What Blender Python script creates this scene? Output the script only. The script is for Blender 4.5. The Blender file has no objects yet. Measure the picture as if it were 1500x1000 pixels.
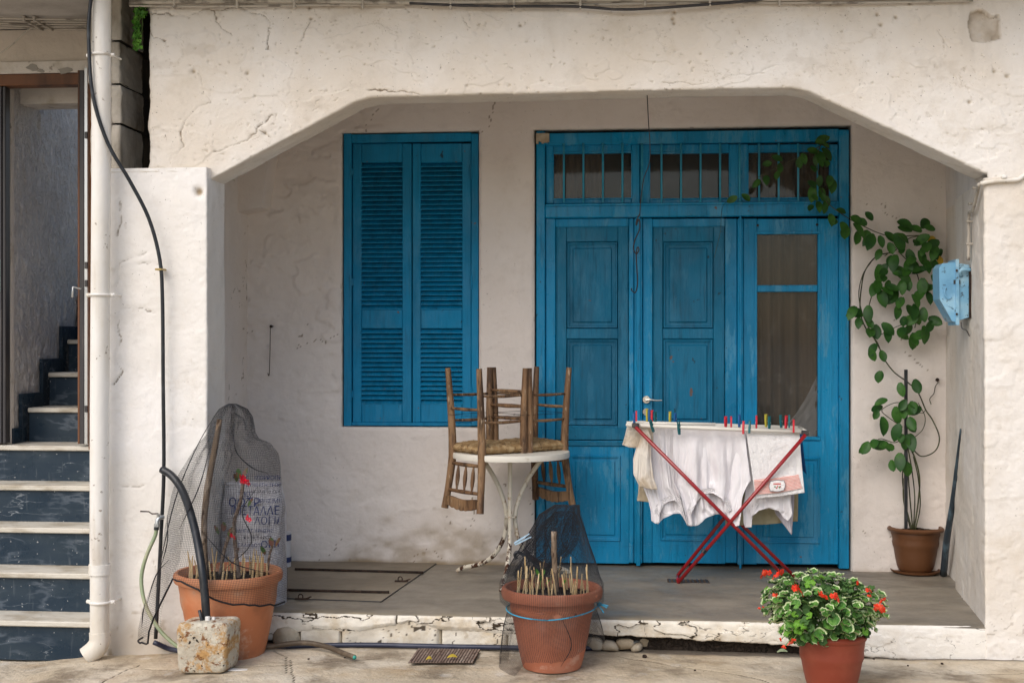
import bpy, bmesh, math, random
import numpy as np
from mathutils import Vector, Matrix, Euler

# ------------------------------------------------------------------ camera, world, sun
TH = math.radians(5.5); FOC = 1894.0; D0 = 6.4; HC = 1.52
CX, CY = D0 * math.sin(TH), -D0 * math.cos(TH)
sc = bpy.context.scene
COL = sc.collection
cam = bpy.data.cameras.new('camera'); camo = bpy.data.objects.new('camera', cam); COL.objects.link(camo)
camo.location = (CX, CY, HC); camo.rotation_euler = (math.pi / 2, 0, TH)
cam.sensor_width = 36; cam.lens = FOC / 1500 * 36; cam.clip_end = 3000; cam.clip_start = .05
sc.camera = camo
SUN_EL, SUN_AZ = math.radians(44), math.radians(-28)      # azimuth measured from straight in front of the facade
w = bpy.data.worlds.new('World'); sc.world = w; w.use_nodes = True
nt = w.node_tree; bg = nt.nodes['Background']
sky = nt.nodes.new('ShaderNodeTexSky'); sky.sky_type = 'NISHITA'; sky.sun_disc = False
sky.sun_elevation = SUN_EL; sky.sun_rotation = math.pi - SUN_AZ
sky.air_density = 1.0; sky.dust_density = 2.5; sky.ozone_density = .6
nt.links.new(sky.outputs[0], bg.inputs[0]); bg.inputs[1].default_value = .125
sl = bpy.data.lights.new('sun', 'SUN'); sl.energy = 1.4; sl.angle = math.radians(55); sl.color = (1, .958, .905)
so = bpy.data.objects.new('sun', sl); COL.objects.link(so)
so.rotation_euler = (math.pi / 2 - SUN_EL, 0, SUN_AZ); so.location = (0, -5, 8)
sc.view_settings.view_transform = 'Standard'; sc.view_settings.look = 'None'
sc.view_settings.exposure = 0.36; sc.view_settings.gamma = 1; sc.view_settings.use_curve_mapping = False
sc.cycles.max_bounces = 8; sc.cycles.diffuse_bounces = 5; sc.cycles.transparent_max_bounces = 24
sc.cycles.use_denoising = True

# ------------------------------------------------------------------ reading positions
def _ray(px, py):
    u = (px - 750) / FOC; v = (500 - py) / FOC
    return (-math.sin(TH) + u * math.cos(TH), math.cos(TH) + u * math.sin(TH), v)
def P(px, py, y):                       # point of the vertical plane y
    d = _ray(px, py); t = (y - CY) / d[1]
    return Vector((CX + t * d[0], y, HC + t * d[2]))
def G(px, py, z):                       # point of the level z
    d = _ray(px, py); t = (z - HC) / d[2]
    return Vector((CX + t * d[0], CY + t * d[1], z))
def PX(px, y): return P(px, 500, y).x
def PZ(py, y, px=750): return P(px, py, y).z

# ------------------------------------------------------------------ noise in numpy
_rs = np.random.RandomState(7); _LAT = _rs.rand(256, 256)
def vnoise(x, y):
    xi = np.floor(x).astype(int); yi = np.floor(y).astype(int); fx = x - xi; fy = y - yi
    fx = fx * fx * (3 - 2 * fx); fy = fy * fy * (3 - 2 * fy)
    a = _LAT[xi % 256, yi % 256]; b = _LAT[(xi + 1) % 256, yi % 256]; c = _LAT[xi % 256, (yi + 1) % 256]; d = _LAT[(xi + 1) % 256, (yi + 1) % 256]
    return (a * (1 - fx) + b * fx) * (1 - fy) + (c * (1 - fx) + d * fx) * fy
def fbm(x, y, o=4, g=.5):
    s = 0; a = 1; t = 0
    for i in range(o):
        s = s + a * vnoise(x * 2 ** i + 17.3 * i, y * 2 ** i + 9.1 * i); t += a; a *= g
    return s / t - .5
def sm(e0, e1, x):
    t = np.clip((x - e0) / (e1 - e0), 0, 1); return t * t * (3 - 2 * t)
def segdist(X, Z, pts):
    d = np.full(X.shape, 9.)
    for (ax, az), (bx, bz) in zip(pts[:-1], pts[1:]):
        vx, vz = bx - ax, bz - az; L = vx * vx + vz * vz + 1e-12
        t = np.clip(((X - ax) * vx + (Z - az) * vz) / L, 0, 1)
        d = np.minimum(d, np.hypot(X - ax - t * vx, Z - az - t * vz))
    return d

# ------------------------------------------------------------------ materials
def _mask(nt, coord, s):
    N = nt.nodes; L = nt.links; k = s.get('t', 'noise')
    if k == 'attr':
        n = N.new('ShaderNodeAttribute'); n.attribute_name = s['name']; out = n.outputs['Fac']
    else:
        vec = coord
        if 'sc' in s:
            m = N.new('ShaderNodeMapping'); m.inputs['Scale'].default_value = s['sc']; L.new(vec, m.inputs[0]); vec = m.outputs[0]
        if s.get('warp'):
            nn = N.new('ShaderNodeTexNoise'); nn.inputs['Scale'].default_value = s['s'] * 1.5; nn.inputs['Detail'].default_value = 3; L.new(vec, nn.inputs[0])
            ma = N.new('ShaderNodeVectorMath'); ma.operation = 'MULTIPLY_ADD'; ma.inputs[1].default_value = (s['warp'],) * 3
            L.new(nn.outputs['Color'], ma.inputs[0]); L.new(vec, ma.inputs[2]); vec = ma.outputs[0]
        if k == 'noise':
            n = N.new('ShaderNodeTexNoise'); n.inputs['Scale'].default_value = s['s']; n.inputs['Detail'].default_value = s.get('d', 4)
            n.inputs['Roughness'].default_value = s.get('r', .55); out = n.outputs['Fac']
        elif k == 'vor':
            n = N.new('ShaderNodeTexVoronoi'); n.inputs['Scale'].default_value = s['s']; out = n.outputs['Distance']
        elif k == 'edge':
            n = N.new('ShaderNodeTexVoronoi'); n.feature = 'DISTANCE_TO_EDGE'; n.inputs['Scale'].default_value = s['s']; out = n.outputs['Distance']
        elif k == 'line':
            n = N.new('ShaderNodeTexNoise'); n.inputs['Scale'].default_value = s['s']; n.inputs['Detail'].default_value = s.get('d', 4)
            m1 = N.new('ShaderNodeMath'); m1.operation = 'SUBTRACT'; m1.inputs[1].default_value = .5; L.new(n.outputs['Fac'], m1.inputs[0])
            m2 = N.new('ShaderNodeMath'); m2.operation = 'ABSOLUTE'; L.new(m1.outputs[0], m2.inputs[0]); out = m2.outputs[0]
        elif k == 'wave':
            n = N.new('ShaderNodeTexWave'); n.bands_direction = s.get('dir', 'X'); n.inputs['Scale'].default_value = s['s']; n.inputs['Distortion'].default_value = s.get('dist', 2); n.inputs['Detail'].default_value = 3; out = n.outputs['Fac']
        L.new(vec, n.inputs['Vector'])
    mr = N.new('ShaderNodeMapRange'); mr.interpolation_type = 'SMOOTHSTEP'
    mr.inputs[1].default_value = s.get('lo', .4); mr.inputs[2].default_value = s.get('hi', .6)
    mr.inputs[3].default_value = s.get('a', 0); mr.inputs[4].default_value = s.get('b', 1)
    L.new(out, mr.inputs[0]); o = mr.outputs[0]
    if 'and' in s:
        m2 = N.new('ShaderNodeMath'); m2.operation = 'MULTIPLY'; L.new(o, m2.inputs[0]); L.new(_mask(nt, coord, s['and']), m2.inputs[1]); o = m2.outputs[0]
    return o
def M(name, base, rough=.6, spec=.4, metal=0, layers=(), bump=(), coat=0, trans=None, rlayer=None, sub=None):
    m = bpy.data.materials.new(name); m.use_nodes = True; nt = m.node_tree; N = nt.nodes; L = nt.links
    b = N['Principled BSDF']; b.inputs['Roughness'].default_value = rough; b.inputs['Metallic'].default_value = metal
    b.inputs['Specular IOR Level'].default_value = spec; b.inputs['Coat Weight'].default_value = coat
    tc = N.new('ShaderNodeTexCoord'); oi = N.new('ShaderNodeObjectInfo')
    ml = N.new('ShaderNodeMath'); ml.operation = 'MULTIPLY'; ml.inputs[1].default_value = 13.7; L.new(oi.outputs['Random'], ml.inputs[0])
    va = N.new('ShaderNodeVectorMath'); va.operation = 'ADD'; L.new(tc.outputs['Object'], va.inputs[0]); L.new(ml.outputs[0], va.inputs[1])
    co = va.outputs[0]
    rgb = N.new('ShaderNodeRGB'); rgb.outputs[0].default_value = (*base, 1); cur = rgb.outputs[0]
    for c, s in layers:
        mx = N.new('ShaderNodeMix'); mx.data_type = 'RGBA'
        if s.get('mul'): mx.blend_type = 'MULTIPLY'
        L.new(_mask(nt, co, s), mx.inputs[0]); L.new(cur, mx.inputs[6]); mx.inputs[7].default_value = (*c, 1); cur = mx.outputs[2]
    L.new(cur, b.inputs['Base Color'])
    if rlayer: L.new(_mask(nt, co, rlayer), b.inputs['Roughness'])
    prev = None
    for s in bump:
        bp = N.new('ShaderNodeBump'); bp.inputs['Strength'].default_value = s.get('k', .4); bp.inputs['Distance'].default_value = s.get('h', .003)
        L.new(_mask(nt, co, s), bp.inputs['Height'])
        if prev: L.new(prev, bp.inputs['Normal'])
        prev = bp.outputs[0]
    if prev: L.new(prev, b.inputs['Normal'])
    if sub: b.inputs['Subsurface Weight'].default_value = sub; b.inputs['Subsurface Radius'].default_value = (.01, .006, .003)
    if trans is not None:
        t = N.new('ShaderNodeBsdfTransparent'); mx = N.new('ShaderNodeMixShader'); out = N['Material Output']
        if isinstance(trans, dict): L.new(_mask(nt, co, trans), mx.inputs[0])
        else: mx.inputs[0].default_value = trans
        L.new(b.outputs[0], mx.inputs[1]); L.new(t.outputs[0], mx.inputs[2]); L.new(mx.outputs[0], out.inputs[0])
    return m

GR = dict(lo=0, hi=1)
BUMPW = (dict(s=7, d=3, lo=.3, hi=.7, k=.3, h=.014), dict(s=38, d=6, r=.6, lo=.3, hi=.75, k=.4, h=.0028), dict(s=240, d=2, lo=.3, hi=.7, k=.35, h=.0012))
def plaster(name, base, warm, dirt=(.22, .17, .11), k=1.0):
    return M(name, base, .88, .15, layers=(
        (warm, dict(s=1.1, d=5, lo=.36, hi=.64, b=.85 * k)), ((.54, .46, .35), dict(s=2.6, d=9, r=.72, lo=.54, hi=.72, b=.4 * k)),
        (tuple(c * .78 for c in warm), dict(s=6, d=6, r=.7, lo=.5, hi=.8, b=.6 * k)),
        (dirt, dict(s=28, d=4, r=.7, lo=.66, hi=.74, b=.5 * k, **{'and': dict(s=2.2, lo=.42, hi=.62)})),
        ((.16, .13, .10), dict(s=75, d=1, lo=.735, hi=.77, b=.7 * k, **{'and': dict(s=1.7, lo=.45, hi=.6)})),
        (tuple(c * .7 for c in warm), dict(s=5, d=4, sc=(1, 1, .22), lo=.58, hi=.78, b=.4 * k)),
        (tuple(c * 1.5 for c in dirt), dict(t='attr', name='wear', lo=.05, hi=1)),
        ((.20, .145, .09), dict(t='attr', name='crack', lo=.1, hi=.9, b=.85)),
        ), bump=BUMPW)
m_facade = plaster('whitewashed_plaster', (.80, .765, .72), (.70, .625, .53))
m_white = plaster('bright_whitewash', (.86, .84, .82), (.79, .75, .69), k=.8)
m_back = plaster('porch_plaster', (.80, .745, .705), (.70, .625, .565), k=.6)
m_side = plaster('side_plaster', (.80, .775, .76), (.62, .59, .57), k=.6)
m_soffit = M('grey_soffit', (.50, .47, .44), .9, .1, layers=(((.36, .33, .30), dict(s=3, d=5, lo=.4, hi=.7)),), bump=BUMPW)
m_rough = M('coarse_stucco', (.86, .84, .81), .55, .5, layers=(((.72, .70, .68), dict(s=3, d=5, lo=.35, hi=.7)), ((.5, .47, .43), dict(s=14, d=5, lo=.55, hi=.8, b=.5))),
            bump=(dict(s=26, d=5, r=.6, sc=(1, 1, .45), lo=.3, hi=.7, k=1, h=.03), dict(s=90, d=3, lo=.3, hi=.7, k=.6, h=.006)))
m_trimw = M('old_white_render', (.66, .62, .57), .85, .2, layers=(((.42, .37, .30), dict(s=7, d=6, lo=.5, hi=.75)), ((.2, .17, .14), dict(s=11, d=4, lo=.66, hi=.72, b=.7))), bump=BUMPW)
m_block = M('stained_concrete_block', (.50, .46, .40), .9, .2, layers=(((.17, .14, .10), dict(s=4, d=6, sc=(1, 1, .35), lo=.42, hi=.62)), ((.05, .045, .035), dict(s=8, d=5, lo=.6, hi=.75, b=.8))), bump=BUMPW)
m_blockdark = M('near_black_concrete', (.075, .07, .06), .92, .2, layers=(((.2, .17, .13), dict(s=5, d=6, sc=(1, 1, .25), lo=.5, hi=.7)),), bump=BUMPW)  # near-black concrete with paler vertical streaks
m_street = M('worn_limestone_paving', (.54, .45, .325), .8, .25, layers=(
    ((.66, .585, .47), dict(s=1.6, d=6, lo=.4, hi=.66)), ((.235, .185, .13), dict(s=3.4, d=8, r=.65, lo=.46, hi=.68, b=.9)), ((.36, .23, .11), dict(s=2.2, d=5, sc=(1, 1.6, 1), lo=.54, hi=.74, b=.55)),
    ((.62, .58, .52), dict(s=9, d=7, lo=.58, hi=.75, b=.6)), ((.10, .08, .06), dict(s=60, d=2, lo=.71, hi=.76, b=.8)), ((.08, .06, .04), dict(t='attr', name='crack', lo=.25, hi=.9)),
    ((.12, .1, .08), dict(t='attr', name='wear', lo=.0, hi=1))),
    bump=(dict(s=2.5, d=5, lo=.2, hi=.8, k=.5, h=.04), dict(s=40, d=6, r=.7, lo=.3, hi=.7, k=.5, h=.006)))
m_floor = M('burnished_cement_floor', (.205, .180, .145), .42, .5, layers=(
    ((.28, .245, .195), dict(s=2, d=9, r=.62, sc=(.9, 1.7, 1), lo=.42, hi=.66)), ((.120, .104, .082), dict(s=2.4, d=9, r=.65, sc=(.8, 1.5, 1), lo=.48, hi=.70, b=.7)), ((.30, .26, .21), dict(s=12, d=6, sc=(.6, 2.5, 1), lo=.6, hi=.8, b=.45)),
    ((.36, .30, .2), dict(t='attr', name='wear', lo=0, hi=1)), ((.06, .05, .04), dict(s=70, d=2, lo=.72, hi=.76, b=.6))),
    rlayer=dict(s=6, d=6, lo=.3, hi=.7, a=.38, b=.68), bump=(dict(s=18, d=5, lo=.3, hi=.7, k=.25, h=.004), dict(s=3, d=3, lo=.3, hi=.7, k=.3, h=.02)))
m_hatch = M('brown_cement_cover', (.20, .165, .12), .62, .35, layers=(((.26, .22, .165), dict(s=3, d=6, lo=.42, hi=.7)), ((.14, .11, .08), dict(s=9, d=6, lo=.55, hi=.75, b=.7))), bump=(dict(s=18, d=5, lo=.3, hi=.7, k=.35, h=.004),))
m_curb = M('flaking_lime_plaster', (.80, .755, .66), .9, .15, layers=(
    ((.60, .50, .35), dict(s=5, d=6, r=.7, lo=.46, hi=.68, b=.85)), ((.40, .30, .18), dict(s=13, d=5, lo=.6, hi=.72, b=.6)), ((.48, .43, .35), dict(t='attr', name='wear', lo=0, hi=1)),
    ((.83, .80, .76), dict(t='attr', name='white', lo=0, hi=1)), ((.06, .045, .03), dict(t='attr', name='crack', lo=.2, hi=.9))), bump=BUMPW)
m_stone = M('beige_field_stone', (.36, .29, .20), .88, .2, layers=(((.50, .44, .34), dict(s=9, d=6, lo=.42, hi=.65)), ((.2, .15, .1), dict(s=14, d=6, lo=.58, hi=.72, b=.7))), bump=BUMPW)
m_hollow = M('dark_earth', (.045, .035, .028), .95, .1, bump=(dict(s=40, d=5, k=.8, h=.02),))

BL = (.001, .245, .485)
def blue(name, c, worn=.5, dark=.5, gl=.35):
    return M(name, c, gl, .32, layers=(
        (tuple(x * .62 for x in c), dict(s=2.6, d=6, sc=(1.5, 1, .5), lo=.42, hi=.7, b=.75)),
        (tuple(x * .42 for x in c), dict(s=16, d=5, sc=(3, 1, .25), lo=.5, hi=.75, b=dark)),
        ((.10, .33, .50), dict(s=4, d=8, r=.74, sc=(2, 1, .5), lo=.52, hi=.60, b=worn)),
        ((.22, .40, .52), dict(s=9, d=8, r=.75, sc=(2.2, 1, .5), lo=.62, hi=.70, b=worn * .6)),
        ((.012, .02, .025), dict(s=26, d=3, sc=(1, 1, .8), lo=.70, hi=.74, b=.8)),
        ((.17, .075, .03), dict(s=17, d=2, lo=.74, hi=.77, b=.8)),
        ), rlayer=dict(s=7, d=5, lo=.35, hi=.65, a=gl - .08, b=gl + .2),
        bump=(dict(s=60, d=4, sc=(3, 3, .12), lo=.3, hi=.7, k=.4, h=.0022), dict(s=5, d=4, lo=.3, hi=.7, k=.25, h=.008)))
m_blue = blue('blue_door_paint', BL, .5, .6)
m_blued = blue('old_dark_blue_paint', (.001, .155, .29), .14, .7, .42)
m_bluew = blue('blue_shutter_paint', (.001, .225, .445), .16, .4, .5)
m_blueb = blue('light_blue_bar_paint', (.04, .34, .52), .5, .3)
m_glass = M('glass_painted_highlights', (.06, .06, .055), .05, .8, layers=(((.34, .33, .31), dict(s=5, d=6, sc=(1.2, 1, 1.6), warp=.6, lo=.54, hi=.74, b=.35)),), trans=.68)  # pale streak layer paints soft highlights onto the panes
m_curt = M('brown_curtain', (.19, .135, .085), .9, .1, layers=(((.12, .09, .065), dict(s=5, d=4, sc=(2, 1, .3), lo=.4, hi=.65)),), bump=(dict(s=160, d=2, k=.4, h=.001),))
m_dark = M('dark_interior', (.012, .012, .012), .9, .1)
m_plastic = M('crumpled_clear_wrap', (.7, .69, .67), .25, .5, trans=.45)
m_alu = M('white_enamel', (.76, .73, .66), .35, .5, layers=(((.5, .42, .28), dict(s=12, d=4, lo=.55, hi=.75, b=.5)),))
m_steel = M('nickel_plate', (.78, .74, .68), .25, .5, 1)
m_red = M('red_enamel', (.30, .005, .010), .25, .6, coat=.4, layers=(((.2, .005, .008), dict(s=14, d=4, lo=.5, hi=.7, b=.6)),))
m_black = M('black_polyethylene', (.012, .014, .018), .38, .5, layers=(((.05, .055, .06), dict(s=14, d=5, lo=.5, hi=.75)),))
m_brownhose = M('dusty_brown_hose', (.085, .062, .042), .55, .4, layers=(((.17, .13, .09), dict(s=9, d=5, lo=.5, hi=.7)),))
m_green = M('faded_green_hose', (.25, .31, .18), .45, .5, layers=(((.42, .40, .26), dict(s=7, d=4, lo=.4, hi=.65)), ((.10, .22, .13), dict(s=5, d=3, lo=.55, hi=.7, b=.7))))
m_teal = M('teal_tube_lining', (.05, .35, .28), .4, .4)
m_pvc = M('painted_downpipe', (.80, .78, .74), .5, .4, layers=(((.66, .60, .50), dict(s=3, d=5, sc=(1, 1, .4), lo=.45, hi=.7)), ((.45, .38, .29), dict(s=5, d=6, sc=(2, 2, .3), lo=.52, hi=.72, b=.6)), ((.20, .14, .09), dict(s=34, d=4, lo=.66, hi=.70, b=.7))), bump=(dict(s=30, d=4, lo=.3, hi=.7, k=.25, h=.002),))
m_cable = M('painted_cable', (.50, .46, .40), .6, .3, layers=(((.14, .12, .10), dict(s=9, d=5, lo=.5, hi=.65, b=.8)),))
m_marble = M('black_veined_marble', (.016, .032, .052), .32, .28, layers=(
    ((.025, .042, .06), dict(s=3, d=6, sc=(1, 1, 3), lo=.4, hi=.65)),
    ((.42, .46, .50), dict(t='line', s=3.2, d=5, sc=(.7, 1, 2.4), lo=0, hi=.008, a=.5, b=0, **{'and': dict(s=5, d=6, lo=.50, hi=.68)})), ((.16, .19, .23), dict(t='line', s=6, d=7, sc=(.6, 1, 2), lo=0, hi=.05, a=.45, b=0, **{'and': dict(s=4, lo=.45, hi=.65)})),
    ((.15, .17, .19), dict(s=16, d=6, sc=(2.4, 1, .35), lo=.6, hi=.75, b=.3)),
    ((.5, .5, .5), dict(s=80, d=1, lo=.75, hi=.77, b=.7))), rlayer=dict(s=6, d=6, a=.22, b=.6, lo=.35, hi=.65))
m_tread = M('worn_white_marble', (.62, .585, .51), .5, .4, layers=(((.40, .35, .27), dict(s=8, d=7, sc=(.7, 1, 3), lo=.42, hi=.7)), ((.2, .16, .12), dict(s=30, d=4, lo=.66, hi=.74, b=.5))), bump=(dict(s=30, d=5, k=.3, h=.003),))
m_brown = M('brown_painted_metal', (.16, .065, .028), .5, .4, layers=(((.07, .03, .015), dict(s=6, d=5, sc=(1, 1, .3), lo=.45, hi=.65)),))
m_charcoal = M('charcoal_metal', (.035, .033, .036), .45, .5, layers=(((.08, .07, .065), dict(s=9, d=5, sc=(2, 2, .2), lo=.5, hi=.7)),))
m_silver = M('anodised_aluminium', (.55, .57, .58), .35, .5, .8)
m_terra = M('terracotta_plastic', (.50, .175, .075), .6, .35, layers=(((.58, .27, .145), dict(s=3, d=6, lo=.42, hi=.65)), ((.64, .46, .34), dict(s=6, d=9, r=.74, lo=.54, hi=.66, b=.55)), ((.22, .09, .05), dict(s=3, d=6, lo=.52, hi=.7, b=.5)), ((.09, .05, .03), dict(s=24, d=4, lo=.70, hi=.74, b=.7)), ((.30, .12, .06), dict(s=5, d=5, lo=.55, hi=.7, b=.5))), bump=(dict(s=30, d=5, k=.2, h=.002),))
m_terra2 = M('bright_clay_plastic', (.44, .150, .082), .62, .3, layers=(((.50, .22, .14), dict(s=3, d=6, lo=.45, hi=.7)), ((.60, .42, .33), dict(s=8, d=9, r=.74, lo=.55, hi=.68, b=.5)), ((.26, .09, .05), dict(s=3.5, d=6, lo=.5, hi=.7, b=.45)), ((.05, .03, .02), dict(s=17, d=3, lo=.72, hi=.75, b=.9))), bump=(dict(s=40, d=4, k=.2, h=.002),))
m_terra3 = M('red_brown_plastic', (.235, .045, .022), .5, .4, layers=(((.30, .075, .04), dict(s=4, d=5, lo=.5, hi=.7)), ((.45, .25, .18), dict(s=6, d=7, lo=.68, hi=.78, b=.5))))
m_terra4 = M('brown_plastic_pot', (.115, .045, .016), .5, .4, layers=(((.15, .065, .028), dict(s=4, d=5, lo=.5, hi=.7)),))
m_soil = M('dark_potting_soil', (.03, .022, .016), .95, .1, layers=(((.09, .07, .05), dict(s=90, d=3, lo=.55, hi=.65)),), bump=(dict(s=60, d=5, k=1, h=.02),))
m_skew = M('split_bamboo', (.50, .35, .17), .7, .3, layers=(((.62, .48, .28), dict(s=20, d=3, lo=.4, hi=.6)), ((.3, .2, .1), dict(s=30, d=3, lo=.6, hi=.7, b=.6))))
m_bark = M('grey_brown_bark', (.20, .145, .10), .9, .2, layers=(((.36, .30, .24), dict(s=16, d=6, sc=(1, 1, .6), lo=.45, hi=.65)), ((.07, .045, .03), dict(s=34, d=4, sc=(1, 1, .4), lo=.55, hi=.65))), bump=(dict(s=40, d=5, sc=(1, 1, .4), k=.8, h=.008),))
m_thorn = M('thorny_stem', (.15, .105, .08), .85, .2, layers=(((.25, .2, .16), dict(s=30, d=5)),), bump=(dict(s=70, d=4, k=.9, h=.008),))
m_wood = M('weathered_chair_wood', (.17, .092, .045), .5, .35, layers=(
    ((.29, .175, .09), dict(s=6, d=6, sc=(1, 1, .35), lo=.42, hi=.68)), ((.05, .026, .014), dict(s=12, d=7, r=.7, sc=(2, 2, .35), lo=.46, hi=.62, b=.9)),
    ((.60, .48, .34), dict(s=34, d=6, sc=(2, 2, .5), lo=.6, hi=.74, b=.65)), ((.025, .015, .01), dict(s=40, d=3, sc=(3, 3, .3), lo=.66, hi=.72, b=.8))),
    bump=(dict(s=50, d=5, sc=(3, 3, .2), lo=.3, hi=.7, k=.6, h=.003),))
m_rush = M('woven_rush', (.30, .19, .085), .75, .3, layers=(((.46, .33, .18), dict(s=26, d=6, lo=.42, hi=.65)), ((.10, .055, .025), dict(s=34, d=5, lo=.58, hi=.68, b=.9))), bump=(dict(s=120, d=3, k=.6, h=.002),))
m_table = M('chipped_cream_enamel', (.70, .65, .54), .42, .5, layers=(
    ((.36, .20, .08), dict(s=18, d=6, r=.7, lo=.52, hi=.64, b=.8)), ((.065, .025, .012), dict(s=14, d=6, r=.65, sc=(1.6, 1.6, .7), lo=.48, hi=.50, b=1, **{'and': dict(t='attr', name='rust', lo=.1, hi=.4)}))), bump=(dict(s=14, d=6, lo=.55, hi=.65, k=.5, h=-.002),))
m_tabletop = M('cream_table_enamel', (.72, .69, .61), .4, .5, layers=(((.42, .34, .24), dict(s=20, d=6, lo=.6, hi=.75, b=.6)),))
m_net = M('black_plastic_net', (.018, .019, .023), .5, .35)
m_hem = M('black_net_hem', (.009, .009, .012), .6, .3)
m_cloth = M('white_jersey', (.80, .78, .80), .9, .1, layers=(((.72, .69, .71), dict(s=6, d=4, lo=.45, hi=.7)),), bump=(dict(s=9, d=5, sc=(4, 1, .5), lo=.3, hi=.7, k=.35, h=.005), dict(s=420, d=1, k=.25, h=.0006)), sub=.0)
m_terry = M('white_terry', (.82, .81, .81), .95, .05, bump=(dict(s=130, d=3, k=.5, h=.002), dict(s=14, d=4, k=.3, h=.01)))
m_pink = M('pink_zigzag_weave', (.78, .62, .58), .9, .1, layers=(((.66, .26, .22), dict(t='attr', name='zig', lo=.3, hi=.7)),))
m_cream = M('cream_cotton', (.72, .67, .60), .92, .1, layers=(((.56, .47, .36), dict(s=7, d=4)),), bump=(dict(s=14, d=4, k=.3, h=.01),))
m_beige = M('beige_cotton', (.50, .42, .30), .92, .1, bump=(dict(s=10, d=4, k=.4, h=.01),))
m_olive = M('khaki_cotton', (.36, .31, .19), .92, .1, layers=(((.44, .40, .27), dict(s=5, d=1, sc=(1, 0, 0), lo=.48, hi=.5)),), bump=(dict(s=10, d=4, k=.4, h=.01),))
m_navy = M('blue_cotton', (.015, .07, .20), .92, .1)
m_lace = M('white_lace', (.82, .80, .80), .9, .1, layers=(((.50, .48, .50), dict(t='vor', s=120, lo=.30, hi=.5, b=.8)),), bump=(dict(t='vor', s=120, lo=.2, hi=.6, k=.6, h=-.003),))  # grey dots paint the shade inside the lace holes
def flat(n, c, r=.45): return M(n, c, r, .4, layers=((tuple(x * .75 for x in c), dict(s=14, d=4, lo=.45, hi=.7, b=.7)),))
PEG = {'red': flat('red_peg_plastic', (.62, .03, .05)), 'yellow': flat('yellow_peg_plastic', (.48, .42, .05)), 'blue': flat('blue_peg_plastic', (.015, .11, .33)), 'teal': flat('teal_peg_plastic', (.01, .13, .15))}
m_peglb = flat('pale_blue_peg_plastic', (.42, .60, .74))
m_twine = flat('blue_twine', (.05, .36, .58), .7)
m_hoya = M('hoya_leaf', (.018, .075, .012), .45, .3, layers=(((.045, .14, .02), dict(s=4, d=2, lo=.4, hi=.6)), ((.012, .05, .012), dict(s=30, d=3, lo=.5, hi=.7, b=.6))))
m_hoyay = M('yellowed_leaf', (.52, .34, .03), .4, .4)
m_vine = M('vine_stem', (.075, .085, .035), .6, .3, layers=(((.03, .03, .015), dict(s=14, d=3)),))
m_gleaf = M('geranium_leaf', (.05, .16, .022), .55, .3, layers=(((.11, .26, .04), dict(s=30, d=3, lo=.4, hi=.65)),))
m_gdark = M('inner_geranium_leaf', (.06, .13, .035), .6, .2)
m_gedge = M('cream_leaf_edge', (.52, .60, .34), .6, .3)
m_petal = M('scarlet_petal', (.80, .045, .02), .6, .2, layers=(((.9, .16, .08), dict(s=60, d=2, lo=.5, hi=.7)),))
m_petal2 = M('crimson_petal', (.75, .012, .04), .6, .2)
m_bud = M('green_stalk', (.14, .25, .06), .6, .3)
m_ivy = M('small_green_leaf', (.045, .16, .015), .5, .3, layers=(((.10, .26, .03), dict(s=20, d=2)),))
m_can = M('rusty_white_enamel', (.66, .61, .50), .6, .3, layers=(
    ((.52, .46, .36), dict(s=6, d=6, lo=.45, hi=.65, b=.8)), ((.50, .27, .08), dict(s=7, d=9, r=.75, lo=.50, hi=.60, b=.9)), ((.22, .085, .025), dict(s=18, d=7, r=.7, lo=.55, hi=.62, b=.95)), ((.03, .02, .015), dict(s=45, d=3, lo=.66, hi=.70))),
    bump=(dict(s=30, d=6, r=.7, lo=.3, hi=.7, k=.9, h=.008),))
m_foil = M('torn_white_tape', (.75, .73, .70), .5, .4)
m_sack = M('white_woven_sack', (.58, .57, .60), .6, .3, bump=(dict(s=16, d=5, k=.6, h=.015),))
m_ink = M('blue_ink', (.02, .04, .17), .6, .2)
m_ink2 = M('black_ink', (.03, .03, .06), .6, .2)
m_tinw = M('white_tin', (.60, .60, .62), .5, .4)
m_tinb = M('navy_tin_band', (.02, .04, .13), .5, .4)
m_meter = M('chipped_pale_blue_paint', (.17, .40, .60), .38, .5, layers=(((.32, .54, .68), dict(s=6, d=6, lo=.4, hi=.65)), ((.10, .27, .45), dict(s=5, d=6, lo=.55, hi=.7, b=.7)), ((.03, .03, .035), dict(s=26, d=6, r=.75, lo=.60, hi=.64, b=.9)), ((.2, .08, .03), dict(s=14, d=4, lo=.7, hi=.74))), bump=(dict(s=20, d=5, k=.3, h=.003),))
m_pole = M('steel_blue_pole', (.03, .045, .06), .35, .5, layers=(((.09, .15, .19), dict(s=5, d=5, sc=(3, 3, .2), lo=.48, hi=.7)),))
m_rust = M('rusted_iron', (.028, .018, .014), .85, .3, layers=(((.055, .032, .022), dict(s=30, d=5)),), bump=(dict(s=70, d=3, k=.6, h=.003),))
m_rustbase = M('silted_grate_bed', (.09, .065, .05), .9, .1)
m_grate = M('pinkish_rusty_grate', (.22, .155, .125), .8, .2, layers=(((.36, .29, .24), dict(s=14, d=6, lo=.45, hi=.7)), ((.08, .045, .035), dict(s=20, d=4, lo=.55, hi=.7))))
m_yleaf = M('fallen_yellow_leaf', (.42, .31, .04), .7, .2)
m_wire = M('rusty_wire', (.014, .010, .010), .7, .3)
m_bluewire = M('dark_blue_pipe', (.016, .022, .05), .35, .5, layers=(((.10, .11, .16), dict(s=6, d=5, sc=(.4, 1, 1), lo=.5, hi=.7)),))
m_orange = M('orange_rust_strip', (.30, .11, .03), .6, .3, layers=(((.2, .07, .02), dict(s=6, d=5, lo=.4, hi=.7)),))

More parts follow.
